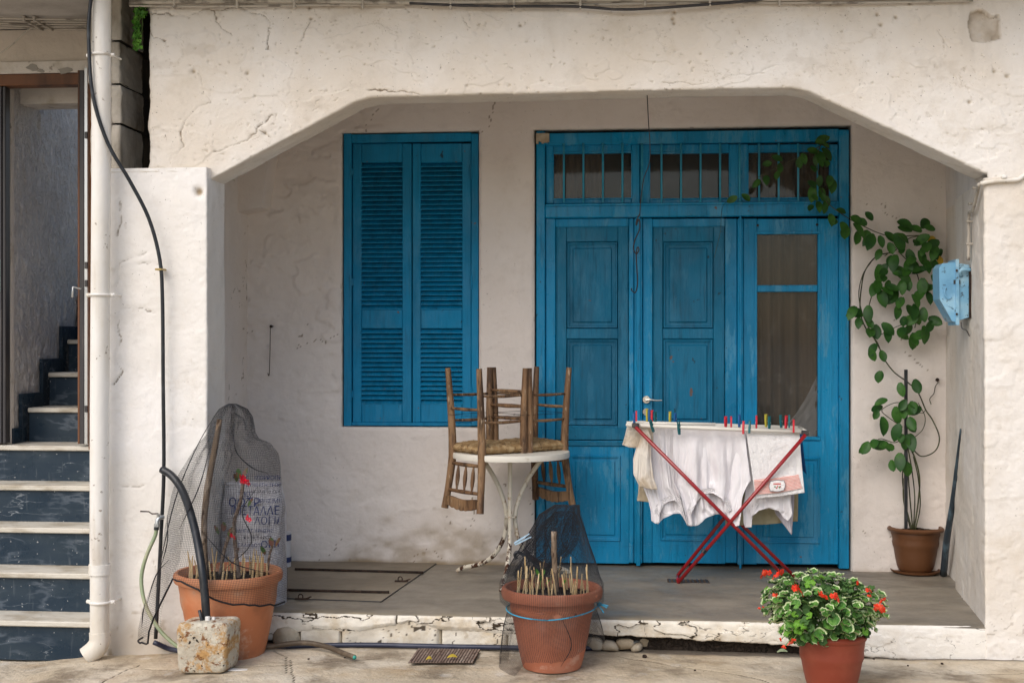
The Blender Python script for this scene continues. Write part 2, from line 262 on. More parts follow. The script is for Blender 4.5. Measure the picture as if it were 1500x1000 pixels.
# ------------------------------------------------------------------ object helpers
def tag(o, label=None, cat=None, group=None, kind=None):
    if label: o['label'] = label
    if cat: o['category'] = cat
    if group: o['group'] = group
    if kind: o['kind'] = kind
    return o
def thing(name, label, cat, loc=(0, 0, 0), group=None, rot=(0, 0, 0)):
    o = bpy.data.objects.new(name, None); COL.objects.link(o); o.location = loc; o.rotation_euler = rot; o.empty_display_size = .1
    return tag(o, label, cat, group)
def woff(p):
    v = Vector((0, 0, 0))
    while p is not None: v += Vector(p.location); p = p.parent
    return v
def link(me, name, parent=None, loc=None, rot=None, scale=None):
    o = bpy.data.objects.new(name, me); COL.objects.link(o)
    if parent is not None: o.parent = parent
    if loc is not None: o.location = loc
    if rot is not None: o.rotation_euler = rot
    if scale is not None: o.scale = scale if hasattr(scale, '__len__') else (scale,) * 3
    return o
def catmull(pts, n=6):
    pts = [Vector(p) for p in pts]
    if len(pts) < 3: return pts
    q = [2 * pts[0] - pts[1]] + pts + [2 * pts[-1] - pts[-2]]; out = []
    for i in range(1, len(q) - 2):
        for k in range(n):
            t = k / n; a, b, c, d = q[i - 1:i + 3]
            out.append(.5 * ((2 * b) + (c - a) * t + (2 * a - 5 * b + 4 * c - d) * t * t + (3 * b - a - 3 * c + d) * t ** 3))
    return out + [pts[-1]]
class MB:
    def __init__(s): s.v = []; s.f = []; s.mi = []; s.cur = 0
    def add(s, vs, fs):
        b = len(s.v); s.v += [tuple(v) for v in vs]
        for f in fs: s.f.append(tuple(b + i for i in f)); s.mi.append(s.cur)
        return s
    def box(s, lo, hi, c=0, mat=None):
        lo, hi = [min(a, b) for a, b in zip(lo, hi)], [max(a, b) for a, b in zip(lo, hi)]
        c = min(c, .45 * min(h - l for l, h in zip(lo, hi)))
        vs = []; X = (lo[0], hi[0]); Y = (lo[1], hi[1]); Z = (lo[2], hi[2])
        if c <= 0:
            vs = [(x, y, z) for x in X for y in Y for z in Z]
            fs = [(0, 1, 3, 2), (4, 6, 7, 5), (0, 4, 5, 1), (2, 3, 7, 6), (0, 2, 6, 4), (1, 5, 7, 3)]
        else:
            for ix in (0, 1):
                for iy in (0, 1):
                    for iz in (0, 1):
                        q = (X[ix], Y[iy], Z[iz]); s3 = [c if i == 0 else -c for i in (ix, iy, iz)]
                        for a in range(3):   # vertex lying on the face of axis a
                            vs.append(tuple(q[j] + (0 if j == a else s3[j]) for j in range(3)))
            I = lambda ix, iy, iz, a: ((ix * 2 + iy) * 2 + iz) * 3 + a
            fs = [(I(0, 0, 0, 0), I(0, 0, 1, 0), I(0, 1, 1, 0), I(0, 1, 0, 0)), (I(1, 0, 0, 0), I(1, 1, 0, 0), I(1, 1, 1, 0), I(1, 0, 1, 0)),
                  (I(0, 0, 0, 1), I(1, 0, 0, 1), I(1, 0, 1, 1), I(0, 0, 1, 1)), (I(0, 1, 0, 1), I(0, 1, 1, 1), I(1, 1, 1, 1), I(1, 1, 0, 1)),
                  (I(0, 0, 0, 2), I(0, 1, 0, 2), I(1, 1, 0, 2), I(1, 0, 0, 2)), (I(0, 0, 1, 2), I(1, 0, 1, 2), I(1, 1, 1, 2), I(0, 1, 1, 2))]
            for i in (0, 1):
                for j in (0, 1):
                    fs += [(I(i, j, 0, 0), I(i, j, 1, 0), I(i, j, 1, 1), I(i, j, 0, 1)), (I(i, 0, j, 0), I(i, 1, j, 0), I(i, 1, j, 2), I(i, 0, j, 2)), (I(0, i, j, 1), I(1, i, j, 1), I(1, i, j, 2), I(0, i, j, 2))]
                    for k in (0, 1): fs.append((I(i, j, k, 0), I(i, j, k, 1), I(i, j, k, 2)))
        if mat is not None: vs = [mat @ Vector(v) for v in vs]
        return s.add(vs, fs)
    def tube(s, pts, r, n=8, cap=True, smooth=0):
        pts = catmull(pts, smooth) if smooth else [Vector(p) for p in pts]
        m = len(pts); R = r if hasattr(r, '__len__') else [r] * m
        if len(R) != m: R = list(np.interp(np.linspace(0, 1, m), np.linspace(0, 1, len(R)), R))
        vs = []; prev = None
        for i, p in enumerate(pts):
            t = (pts[min(i + 1, m - 1)] - pts[max(i - 1, 0)]).normalized()
            if prev is None: prev = t.orthogonal().normalized()
            prev = (prev - t * prev.dot(t)).normalized(); b = t.cross(prev)
            for k in range(n):
                a = 2 * math.pi * k / n; vs.append(p + (prev * math.cos(a) + b * math.sin(a)) * R[i])
        fs = [(i * n + k, i * n + (k + 1) % n, (i + 1) * n + (k + 1) % n, (i + 1) * n + k) for i in range(m - 1) for k in range(n)]
        if cap: fs += [tuple(range(n))[::-1], tuple((m - 1) * n + k for k in range(n))]
        return s.add(vs, fs)
    def lathe(s, prof, c=(0, 0, 0), n=40, wob=0):
        vs = []; m = len(prof)
        for r, z in prof:
            for k in range(n):
                a = 2 * math.pi * k / n; rr = r * (1 + wob * math.sin(3 * a + z * 9))
                vs.append((c[0] + rr * math.cos(a), c[1] + rr * math.sin(a), c[2] + z))
        fs = [(i * n + k, i * n + (k + 1) % n, (i + 1) * n + (k + 1) % n, (i + 1) * n + k) for i in range(m - 1) for k in range(n)]
        return s.add(vs, fs)
    def prism(s, poly, a, b, axis=1):      # polygon in the two other axes, extruded along axis from a to b
        def q(p, t):
            l = [p[0], p[1]]; l.insert(axis, t); return tuple(l)
        n = len(poly); vs = [q(p, a) for p in poly] + [q(p, b) for p in poly]
        return s.add(vs, [tuple(range(n)), tuple(range(2 * n - 1, n - 1, -1))] + [(i, i + n, (i + 1) % n + n, (i + 1) % n) for i in range(n)])
    def ring(s, x0, x1, z0, z1, y, w, h):  # mitred raised moulding on a face at y (towards -y)
        L = [(0, 0), (w * .25, h), (w * .6, h * .9), (w * .75, h * .4), (w, h * .3), (w, 0)]
        vs = []
        for d, e in L:
            vs += [(x0 + d, y - e, z0 + d), (x1 - d, y - e, z0 + d), (x1 - d, y - e, z1 - d), (x0 + d, y - e, z1 - d)]
        return s.add(vs, [(i * 4 + k, i * 4 + (k + 1) % 4, (i + 1) * 4 + (k + 1) % 4, (i + 1) * 4 + k) for i in range(len(L) - 1) for k in range(4)])
    def mesh(s, name, mats, smooth=False, off=None):
        me = bpy.data.meshes.new(name); v = s.v
        if off is not None and len(v): v = (np.array(v) - np.array(off)).tolist()
        me.from_pydata(v, [], s.f)
        for m in (mats if isinstance(mats, (list, tuple)) else [mats]): me.materials.append(m)
        if any(s.mi): me.polygons.foreach_set('material_index', s.mi)
        bm = bmesh.new(); bm.from_mesh(me); bmesh.ops.recalc_face_normals(bm, faces=bm.faces); bm.to_mesh(me); bm.free()
        if smooth:
            me.polygons.foreach_set('use_smooth', [True] * len(me.polygons))
            if smooth != True: me.set_sharp_from_angle(angle=math.radians(smooth))
        return me
    def build(s, name, mats, parent=None, smooth=False, label=None, local=False):
        off = None if (parent is None or local) else woff(parent)
        o = link(s.mesh(name, mats, smooth, off), name, parent)
        if label: o['label'] = label
        return o
def gridmesh(name, Pos, mat, keep=None, attrs=None, wrap=False, smooth=True, off=None):
    n, m = Pos.shape[:2]; idx = np.arange(n * m).reshape(n, m)
    if wrap: idx = np.concatenate([idx, idx[:1]], 0)
    q = np.stack([idx[:-1, :-1], idx[1:, :-1], idx[1:, 1:], idx[:-1, 1:]], -1)
    if keep is not None: q = q[keep]
    q = q.reshape(-1, 4); V = Pos.reshape(-1, 3).astype(np.float32)
    if off is not None: V = V - np.array(off, dtype=np.float32)
    me = bpy.data.meshes.new(name); me.vertices.add(len(V)); me.vertices.foreach_set('co', V.ravel())
    me.loops.add(q.size); me.loops.foreach_set('vertex_index', q.ravel().astype(np.int32))
    me.polygons.add(len(q)); me.polygons.foreach_set('loop_start', np.arange(0, q.size, 4, dtype=np.int32))
    me.update(calc_edges=True); me.validate()
    if smooth: me.polygons.foreach_set('use_smooth', [True] * len(me.polygons))
    for k, a in (attrs or {}).items():
        at = me.attributes.new(k, 'FLOAT', 'POINT'); at.data.foreach_set('value', a.ravel().astype(np.float32))
    for mm in (mat if isinstance(mat, (list, tuple)) else [mat]): me.materials.append(mm)
    return me
def normals(Pos):
    du = np.gradient(Pos, axis=0); dv = np.gradient(Pos, axis=1); n = np.cross(du, dv)
    return n / (np.linalg.norm(n, axis=-1, keepdims=True) + 1e-12)
def px2(pts, y=0.0): return [tuple(P(a, b, y).xz) for a, b in pts]

# ------------------------------------------------------------------ SETTING: ground
FLOOR = .16
YN = .80
def gz(x, y=0):
    return -.06 * sm(1.15, 2.0, -x) - .045 * sm(2.0, 2.5, -x)
def lines(a, b, step, far):
    c = list(np.arange(a, b + 1e-6, step)); o1 = [b + far * t ** 3 for t in np.linspace(.12, 1, 10)]; o0 = [a - far * t ** 3 for t in np.linspace(1, .12, 10)]
    return np.array(o0 + c + o1)
xs = lines(-3.3, 3.3, .011, 500); ys = lines(-1.5, .06, .011, 500)
X, Y = np.meshgrid(xs, ys, indexing='ij')
near = sm(-3.5, -2.5, -abs(X)) * sm(-2.0, -1.0, Y) * (Y < .3)
cr = np.zeros_like(X)
jx = .02 * fbm(X * 9, Y * 9); jy = .02 * fbm(X * 9 + 50, Y * 9)
for pl in ([(420, 985), (418, 960), (400, 952)], [(430, 1000), (425, 965)], [(640, 965), (800, 958)], [(900, 960), (1100, 990), (1160, 1010)], [(205, 958), (160, 975), (120, 998)], [(205, 965), (300, 978), (420, 974), (560, 962)], [(1290, 975), (1400, 985), (1500, 984)]):
    pts = [tuple(G(a, b, 0).xy) for a, b in pl]; cr = np.maximum(cr, np.exp(-(segdist(X + jx, Y + jy, pts) / .006) ** 2))
cr *= near
Z = gz(X) + near * (.022 * fbm(X * 2.2, Y * 4, 4) + .006 * fbm(X * 14, Y * 14, 3)) - .006 * cr
wear = near * sm(-.06, .0, Y) * .8
me = gridmesh('street_ground', np.stack([X, Y, Z], -1), m_street, attrs={'crack': cr, 'wear': wear})
tag(link(me, 'street_ground'), kind='structure')

# ------------------------------------------------------------------ house: walls
house = thing('house', 'white plastered house with a recessed porch, chamfered opening, blue double door and blue shutters', 'house', (0, 1.45, 0))
HO = Vector((0, 1.45, 0))
YB = 1.45
CRACKS = []
Z4 = lambda L: [(a / 2.5 + 200, b / 2.5) for a, b in L]
Z5 = lambda L: [(a / 2.5 + 900, b / 2.5) for a, b in L]
for L in ([(50, 45), (130, 52), (190, 55), (240, 32), (270, 35), (330, 38), (370, 25), (410, 40), (460, 60), (480, 80), (478, 130), (480, 185)], [(275, 35), (290, 80), (320, 110), (350, 130)],
          [(160, 180), (185, 225), (225, 245), (235, 300), (250, 350), (275, 380), (215, 410), (180, 440), (165, 490), (180, 545), (120, 590)], [(500, 425), (455, 455), (440, 490), (370, 530), (280, 565)],
          [(35, 95), (55, 130), (110, 150)], [(645, 80), (625, 115), (600, 150)], [(770, 320), (850, 332), (930, 340), (1040, 347)], [(1185, 30), (1195, 75), (1220, 100)], [(455, 480), (490, 505)]):
    CRACKS.append((px2(Z4(L)), 1))
for L in ([(180, 312), (300, 305), (380, 298), (450, 270), (530, 265), (600, 240)], [(180, 480), (420, 470), (600, 455)], [(1180, 110), (1230, 190)], [(740, 130), (760, 60), (800, 20)], [(1440, 160), (1500, 140)]):
    CRACKS.append((px2(Z5(L)), .55))
HOLE = px2([(1422, 18), (1440, 14), (1452, 24), (1464, 22), (1466, 58), (1440, 63), (1424, 60), (1418, 40)])
SPOTS = [(1285, 22), (1312, 26), (1290, 37), (985, 28), (988, 18), (987, 35), (1332, 5), (1475, 112), (1456, 105), (1390, 280), (1420, 150), (453, 12), (455, 28), (762, 38), (362, 108), (388, 195), (283, 105)]
SPOTS = [P(a, b, 0).xz for a, b in SPOTS]
def facade_relief(X, Z):
    jx = .05 * fbm(X * 12, Z * 12, 5, .62); jz = .05 * fbm(X * 12 + 40, Z * 12, 5, .62)
    cr = np.zeros_like(X); fade = np.clip(.55 + 1.6 * fbm(X * 9 + 11, Z * 9, 3), .12, 1)
    for pl, k in CRACKS: cr = np.maximum(cr, k * fade * np.exp(-(segdist(X + jx, Z + jz, pl) / .0034) ** 2))
    d = .014 * fbm(X * 1.1, Z * 1.3, 3) + .003 * fbm(X * 5, Z * 5, 4) + .0022 * fbm(X * 22, Z * 22, 3)
    # hand-trowelled ridges and flaked edges
    fl = fbm(X * 3 + 5, Z * 6, 4); d = d + .0035 * (fl > .06) * sm(0.0, .3, fl + .2)
    pit = np.clip(fbm(X * 62 + 7, Z * 62, 2) - .262 + .10 * (fbm(X * 2.2, Z * 2.2, 3) - .08), 0, 1); d = d - .08 * np.minimum(pit, .06)
    up = .12 + .88 * sm(1.9, 2.6, Z); pit = pit * up; wear = np.clip(pit * 4.5, 0, .5); sw = fbm(X * 5 + 9, Z * 7, 5, .65); wear = np.maximum(wear, up * .30 * sm(.10, .26, sw)); wear = np.maximum(wear, up * .42 * (abs(fbm(X * 7 + 31, Z * 9, 5, .6) - .05) < .006) * sm(.0, .12, sw + .05))
    for q in SPOTS:
        g = np.exp(-(((X - q[0]) ** 2 + (Z - q[1]) ** 2) / .010 ** 2) * (1 + 1.5 * fbm(X * 60, Z * 60, 2))); d = d - .012 * g; wear = np.maximum(wear, g * .75)
    ins = np.zeros(X.shape, bool); n = len(HOLE)
    Xj = X + .012 * fbm(X * 30, Z * 30, 3); Zj = Z + .012 * fbm(X * 30 + 9, Z * 30, 3)
    for i in range(n):
        (x1, z1), (x2, z2) = HOLE[i], HOLE[(i + 1) % n]
        c = ((z1 > Zj) != (z2 > Zj)) & (Xj < (x2 - x1) * (Zj - z1) / (z2 - z1 + 1e-12) + x1); ins ^= c
    d = d - ins * (.032 + .03 * fbm(X * 24, Z * 24, 3)); wear = np.where(ins, .5 + .5 * fbm(X * 20, Z * 20, 3), wear)
    top = sm(3.10, 3.24, Z + .06 * fbm(X * 6, Z * 6, 3)); wear = np.maximum(wear, top * (.35 + .8 * fbm(X * 12, Z * 30, 4)))
    d = d - .010 * cr
    return d, np.clip(cr, 0, 1), np.clip(wear, 0, 1)
BEAM_L = PX(215, 0); RX = PX(1443, 0)
AX = [BEAM_L - .2, -1.60, -1.53, -.78, -.70, 1.36, 1.44, RX + .01]
AZ = [2.30, 2.315, 2.342, 2.725, 2.745, 2.752, 2.735, 2.322]
def zb(x): return np.interp(x, AX, AZ) + .006 * fbm(x * 3, x * 0 + 3.3, 3)
TOPZ = 3.34; TB = .21
def beam():
    nx = 1040; x = np.linspace(BEAM_L, 3.3, nx); zbot = np.where(x > RX + .018, 2.30, zb(x)); r = np.where(x > RX + .018, .0005, .010)
    rows = []
    for t in np.linspace(0, 1, 190): rows.append((x, np.zeros(nx), TOPZ + (zbot + r - TOPZ) * t))
    for a in np.linspace(0, math.pi / 2, 6)[1:]: rows.append((x, r - r * math.cos(a), zbot + r - r * math.sin(a)))
    for t in np.linspace(0, 1, 18)[1:]: rows.append((x, r + (TB - r) * t + 0 * x, zbot))
    for t in np.linspace(0, 1, 8)[1:]: rows.append((x, TB + 0 * x, zbot + (3.05 - zbot) * t))
    Pos = np.stack([np.stack(r_, -1) for r_ in rows], 1)
    N = -normals(Pos); N *= np.sign((N * np.array([0, -1, -.6])).sum(-1, keepdims=True) + 1e-9) if False else 1
    d, cr, we = facade_relief(Pos[..., 0], Pos[..., 2] - Pos[..., 1])
    if N[nx // 2, 50, 1] > 0: N = -N
    Pos = Pos + N * d[..., None]
    # rough broken left edge
    e = np.exp(-(x - BEAM_L) / .012); Pos[..., 1] += (e * .03)[:, None]; Pos[..., 0] += (e * .02)[:, None] * (fbm(Pos[..., 2] * 18, Pos[..., 2] * 0 + 1, 4) + .1)
    we = np.maximum(we, (np.exp(-(x - BEAM_L) / .02) * .5)[:, None] + 0 * we); cr[:, 198:] = 0
    o = link(gridmesh('porch_beam', Pos, m_facade, attrs={'crack': cr, 'wear': we}, off=HO), 'porch_beam', house)
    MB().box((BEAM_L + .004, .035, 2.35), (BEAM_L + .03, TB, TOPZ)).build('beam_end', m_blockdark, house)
beam()
def sweep(name, path, z0, z1, step, mat, parent, relief, rnd=.02, top=None, label=None):
    """wall following a plan polyline (list of (x,y)), displaced along its outward (right-hand) normal"""
    pts = [Vector((a, b, 0)) for a, b in path]; q = []
    for i in range(len(pts)):
        if 0 < i < len(pts) - 1:
            a = pts[i] + (pts[i - 1] - pts[i]).normalized() * rnd; b = pts[i] + (pts[i + 1] - pts[i]).normalized() * rnd
            for t in (0, .2, .4, .6, .8, 1): q.append(a.lerp(pts[i], t).lerp(pts[i].lerp(b, t), t))
        else: q.append(pts[i])
    out = []
    for a, b in zip(q[:-1], q[1:]):
        n = max(1, int((b - a).length / step))
        out += [a.lerp(b, k / n) for k in range(n)]
    out.append(q[-1]); A = np.array([(p.x, p.y) for p in out]); nz = int((z1 - z0) / step) + 2; zz = np.linspace(z0, z1, nz)
    T = np.gradient(A, axis=0); T /= np.linalg.norm(T, axis=1, keepdims=True) + 1e-9; Nn = np.stack([T[:, 1], -T[:, 0]], -1)
    S = np.concatenate([[0], np.cumsum(np.linalg.norm(np.diff(A, axis=0), axis=1))])
    XX = np.repeat(A[:, :1], nz, 1); YY = np.repeat(A[:, 1:], nz, 1); ZZ = np.repeat(zz[None], len(A), 0); SS = np.repeat(S[:, None], nz, 1)
    d, cr, we = relief(XX, YY, ZZ, SS)
    Pos = np.stack([XX + Nn[:, :1] * d, YY + Nn[:, 1:] * d, ZZ], -1)
    o = link(gridmesh(name, Pos, mat, attrs={'crack': cr, 'wear': we}, off=woff(parent)), name, parent)
    if label: o['label'] = label
    return Pos
LC = [px2(l, -.06) for l in ([(175, 295), (178, 320), (172, 345)], [(212, 372), (176, 384), (174, 410), (170, 420)], [(195, 447), (176, 452), (175, 480), (178, 500), (172, 520), (180, 545), (168, 562)],
                           [(177, 709), (195, 712), (210, 710)], [(285, 275), (292, 288)], [(225, 820), (232, 850), (228, 890)], [(200, 385), (230, 390)], [(205, 448), (225, 458)])]
def rel_left(X, Y, Z, S):
    jx = .04 * fbm(X * 12, Z * 12, 5, .62); cr = np.zeros_like(X)
    for pl in LC: cr = np.maximum(cr, np.clip(.6 + 1.5 * fbm(X * 9, Z * 9, 3), .15, 1) * np.exp(-(segdist(X + jx, Z + jx, pl) / .0042) ** 2) * (Y < 0))
    fl = fbm(S * 3 + 2, Z * 4, 5)
    d = .014 * fbm(S * 1.3, Z * 1.3, 3) + .005 * fbm(S * 6, Z * 5, 4) + .002 * fbm(S * 24, Z * 24, 3) + .0016 * (fl > .03) - .010 * cr
    we = .55 * sm(.25, -.05, Z + .25 * fbm(S * 5, Z * 5, 4)) + .6 * np.clip(fbm(S * 26, Z * 26, 2) - .25, 0, 1) * 3
    q = P(291, 281, -.06); g = np.exp(-((X - q.x) ** 2 + (Z - q.z) ** 2) / .022 ** 2) * (Y < 0); we = np.maximum(we, g); d = d - .02 * g
    return d, cr, np.clip(we, 0, 1)
PLX = PX(303, -.06); ZT = PZ(246, -.06, 230)
lp = sweep('porch_pillar', [(-2.10, .45), (-2.10, -.06), (PLX, -.06), (PLX, .22), (PLX - .09, .22)], -.12, ZT, .0085, m_white, house, rel_left, rnd=.010, label='left porch pillar with a cracked projecting face')
# ledge on top of the left pillar, uneven and flaking
xs = np.linspace(-2.10, PLX, 90); ys = np.linspace(-.06, .4, 40); X, Y = np.meshgrid(xs, ys, indexing='ij')
Z = ZT + .010 * fbm(X * 9, Y * 9, 4) + .004 * fbm(X * 40, Y * 40, 2); Z[:, 0] -= .018; Z[-1, :] -= .02; Z[:, 1] -= .004
link(gridmesh('pillar_ledge', np.stack([X, Y - .006 * fbm(X * 20, X * 0, 3), Z], -1), m_curb, attrs={'wear': np.clip(.4 + fbm(X * 10, Y * 10), 0, 1), 'crack': X * 0}, off=HO), 'pillar_ledge', house)
def rel_plain(a=.012, b=.005):
    def f(X, Y, Z, S):
        fl = fbm(S * 4 + 20, Z * 3, 5)
        return a * fbm(S * 1.5, Z * 1.5, 3) + b * fbm(S * 8, Z * 7, 4) + .0025 * (fl > .05) + .0015 * fbm(S * 30, Z * 30, 2), np.clip(.7 * (abs(fl - .05) < .004) * (fbm(S * 2, Z * 2, 2) > .1), 0, 1), .5 * np.clip(fbm(S * 20, Z * 20, 2) - .27, 0, 1) * 4
    return f
# left inner side wall, with a corbel under the ceiling
sweep('side_wall', [(PLX - .09, .22), (-1.79, .24), (-1.79, 1.5)][1:], .1, 3.06, .012, m_back, house, rel_plain(.02, .014), label='left inner side wall of the porch')
a = P(365, 302, 1.40); MB().prism([(-1.80, 2.30), (-1.80, 3.04), (-1.50, 3.04), (-1.60, 2.62), (-1.64, 2.33)], 1.25, 1.47).build('corner_corbel', m_back, house)
# right pillar and the splayed inner face
def rel_right(X, Y, Z, S):
    d, cr, we = facade_relief(X, Z); front = sm(.1, .0, Y); s = rel_plain(.010, .004)(X, Y, Z, S)
    low = sm(.45, .05, Z); fl = fbm(X * 4, Z * 7, 5)
    d2 = d + .007 * low * fbm(X * 9, Z * 14, 4) + .002 * (fl > 0) * low
    c2 = np.maximum(cr, .6 * (abs(fl) < .006) * low)
    return front * d2 + (1 - front) * s[0], np.clip(front * c2, 0, 1), front * we * .8 + (1 - front) * s[2]
sweep('porch_pillar', [(2.43, 1.50), (2.405, .98), (2.365, .97), (RX, 0), (3.3, 0)], -.03, 2.301, .0095, m_facade, house, rel_right, rnd=.014, label='wide right porch pillar, splayed on its inner side')
MB().box((3.3, .0, -.1), (6, .3, TOPZ)).build('front_wall', m_facade, house)
sweep('side_wall', [(2.43, 1.50), (2.405, .98), (2.365, .97), (RX + .020, .195)], 2.295, 3.06, .012, m_side, house, rel_plain(.010, .004), label='splayed right inner wall of the porch')
# back wall with window and door openings
WX0, WX1, WZ0, WZ1 = PX(500, YB), PX(702, YB), PZ(626, YB, 600), 2.805
DX0, DX1, DZ1 = PX(782, YB), PX(1248, YB), 2.805
def seglines(L, step):
    o = [L[0]]
    for a, b in zip(L[:-1], L[1:]): o += list(np.linspace(a, b, max(2, int(abs(b - a) / step) + 1)))[1:]
    return np.array(o)
xs = seglines([-1.83, WX0, WX1, DX0, DX1, 2.48], .0105); zs = seglines([.08, WZ0, WZ1, 3.1], .0105)
X, Z = np.meshgrid(xs, zs, indexing='ij')
inw = (X > WX0 - 1e-4) & (X < WX1 + 1e-4) & (Z > WZ0 - 1e-4) & (Z < WZ1 + 1e-4); ind = (X > DX0 - 1e-4) & (X < DX1 + 1e-4) & (Z < DZ1 + 1e-4)
fl = fbm(X * 3, Z * 5, 5); rough = sm(-.55, -1.1, X) * sm(.7, 1.5, Z)
d = .022 * fbm(X * 1.3, Z * 1.3, 3) + .008 * fbm(X * 7, Z * 7, 4) + rough * (.022 * fbm(X * 9 + 3, Z * 13, 4) + .009 * (fbm(X * 5, Z * 9 + 4, 4) > .04)) + .003 * (fl > .05) + .0015 * fbm(X * 32, Z * 32, 2)
mold = sm(.62, .25, Z + .35 * fbm(X * 4, Z * 4, 4)) * sm(-1.5, -.9, X) * sm(.1, -.25, X)
we = np.clip(mold * (.5 + 1.2 * fbm(X * 9, Z * 14, 4)), 0, .6) + .5 * sm(.2, .15, Z) + np.clip(fbm(X * 22, Z * 22, 2) - .28, 0, 1) * 2
def edge(v, a, b): return np.minimum(abs(v - a), abs(v - b))
ew = np.hypot(np.maximum(np.maximum(WX0 - X, X - WX1), 0), np.maximum(np.maximum(WZ0 - Z, Z - WZ1), 0)); ed = np.hypot(np.maximum(np.maximum(DX0 - X, X - DX1), 0), np.maximum(Z - DZ1, 0))
e = np.minimum(ew, ed); d = d + .010 * np.exp(-(e / .012) ** 2) * 0 - .012 * np.exp(-(e / .006) ** 2)
cr = .8 * (abs(fbm(X * 2.5 + 8, Z * 3.5, 5)) < .0035) * (fbm(X * 1.3, Z * 1.3 + 5, 2) > .02)
band = sm(.02, .0, abs(Z - 2.90 + .04 * fbm(X * 4, X * 0, 3))) * (fbm(X * 6, Z * 2, 2) > .0); cr = np.maximum(cr, band * .15); d = d - .0015 * band
Pos = np.stack([X + .006 * fbm(Z * 6, X * 0 + 2, 3), YB - d, Z], -1)
core = (inw | ind)
cellin = core[:-1, :-1] & core[1:, :-1] & core[1:, 1:] & core[:-1, 1:]
link(gridmesh('back_wall', Pos, m_back, keep=~cellin, attrs={'crack': cr, 'wear': np.clip(we, 0, 1)}, off=HO), 'back_wall', house)
rv = MB()
for (x0, x1, z0, z1) in ((WX0, WX1, WZ0, WZ1), (DX0, DX1, .05, DZ1)):
    rv.box((x0 - .09, YB + .012, z0), (x0 + .003, YB + .12, z1), .003).box((x1 - .003, YB + .012, z0), (x1 + .09, YB + .12, z1), .003).box((x0 - .09, YB + .010, z1 - .003), (x1 + .09, YB + .12, z1 + .08), .003)
rv.box((WX0 - .09, YB + .010, WZ0 - .08), (WX1 + .09, YB + .12, WZ0 + .003), .003)
rv.build('opening_reveal', m_trimw, house)
c = P(797, 200, 1.44); pt = MB()
for k in range(7): pt.box((c.x - .05 + .011 * k, 1.44, c.z - .045 + random.random() * .02), (c.x - .035 + .011 * k, 1.47, c.z + .02), .002)
pt.build('mortar_patch', m_stone, house)
MB().box((-1.9, .18, 3.05), (2.6, 1.6, 3.12)).build('porch_ceiling', m_back, house)
MB().box((-2.06, -.5, 3.325), (6, 1.8, 3.55), .01).box((-5.2, -.5, 3.325), (-2.062, YN + .3, 3.55), .01).build('balcony_slab', m_soffit, house)  # stair-side slab ends short so sky light reaches the stairwell
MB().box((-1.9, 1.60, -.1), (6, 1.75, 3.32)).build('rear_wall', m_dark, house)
MB().box((BEAM_L + .3, .04, 3.06), (3.3, .2, 3.34)).build('beam_core', m_back, house)
# corner strips under the beam
# ------------------------------------------------------------------ porch floor and step
FX0 = PX(395, 0)
xs = np.linspace(-1.82, 2.5, 330); ys = np.linspace(.004, 1.58, 130); X, Y = np.meshgrid(xs, ys, indexing='ij')
Z = FLOOR + .006 * fbm(X * 2, Y * 2, 3) + .0015 * fbm(X * 14, Y * 14, 2) - .010 * np.exp(-(Y - .004) / .012) + 0 * X
we = np.exp(-Y / .05) * (.5 + 1.4 * fbm(X * 9, Y * 9, 4)) + .25 * sm(-.4, -1.2, X)
o = link(gridmesh('porch_floor', np.stack([X, Y, Z], -1), m_floor, attrs={'wear': np.clip(we, 0, 1)}), 'porch_floor'); tag(o, kind='structure')
# plastered front of the step, with a ragged lower edge over stones on the left and a hollow under it on the right
xs = np.linspace(-1.56, RX + .02, 760); vv = np.linspace(0, 1, 46); X, V = np.meshgrid(xs, vv, indexing='ij')
K = [(300, 950), (395, 938), (430, 925), (470, 922), (520, 926), (560, 918), (600, 910), (650, 922), (700, 926), (760, 930), (850, 926), (880, 930), (940, 932), (1000, 936), (1100, 942), (1180, 946), (1210, 944), (1240, 958), (1262, 962), (1350, 968), (1445, 972)]
kx = [P(a, b, 0).x for a, b in K]; kz = [P(a, b, 0).z for a, b in K]
zlow = np.interp(X, kx, kz) + .014 * fbm(X * 14, X * 0, 4) + .006 * fbm(X * 60, X * 0, 3)
r = .012; Z = FLOOR - .004 + .003 * fbm(X * 20, X * 0 + 3, 3) + (zlow - FLOOR + .004) * V
fl = fbm(X * 5, Z * 12, 5); d = .010 * fbm(X * 3, Z * 6, 4) + .005 * fbm(X * 16, Z * 22, 4) + (.010 - .007 * sm(.9, 1.5, X)) * (fl > .02) * sm(1.0, .6, V) + .003 * fbm(X * 30, Z * 30, 3) + .006 * sm(1.2, 1.9, X); d = d * sm(RX + .01, 1.75, X) ** .7
cr = np.clip((abs(fl - .02) < .012) * 1. * sm(1.3, .9, X) + .6 * (abs(fbm(X * 4, Z * 9, 5)) < .008), 0, 1)
vj = np.exp(-((X - P(582, 905, 0).x + .01 * fbm(Z * 40, Z * 0, 2)) / .006) ** 2); cr = np.maximum(cr, vj); d = d - .008 * vj
Yf = -.012 + .016 * sm(1.5, RX, X) - d + .014 * np.exp(-V / .05) + .018 * np.exp(-(1 - V) / .03)
o = link(gridmesh('porch_step', np.stack([X, Yf, Z], -1), m_curb, attrs={'white': .45 * sm(.9, 2.0, X) + .15, 'crack': cr, 'wear': .6 * sm(-1.2, -1.5, X) + np.clip(fbm(X * 9, Z * 20, 3) * 1.5, 0, .5)}), 'porch_step'); tag(o, kind='structure')
step = o
MB().box((-1.8, .05, -.2), (2.5, .3, FLOOR - .02)).build('hollow_fill', m_hollow, step)
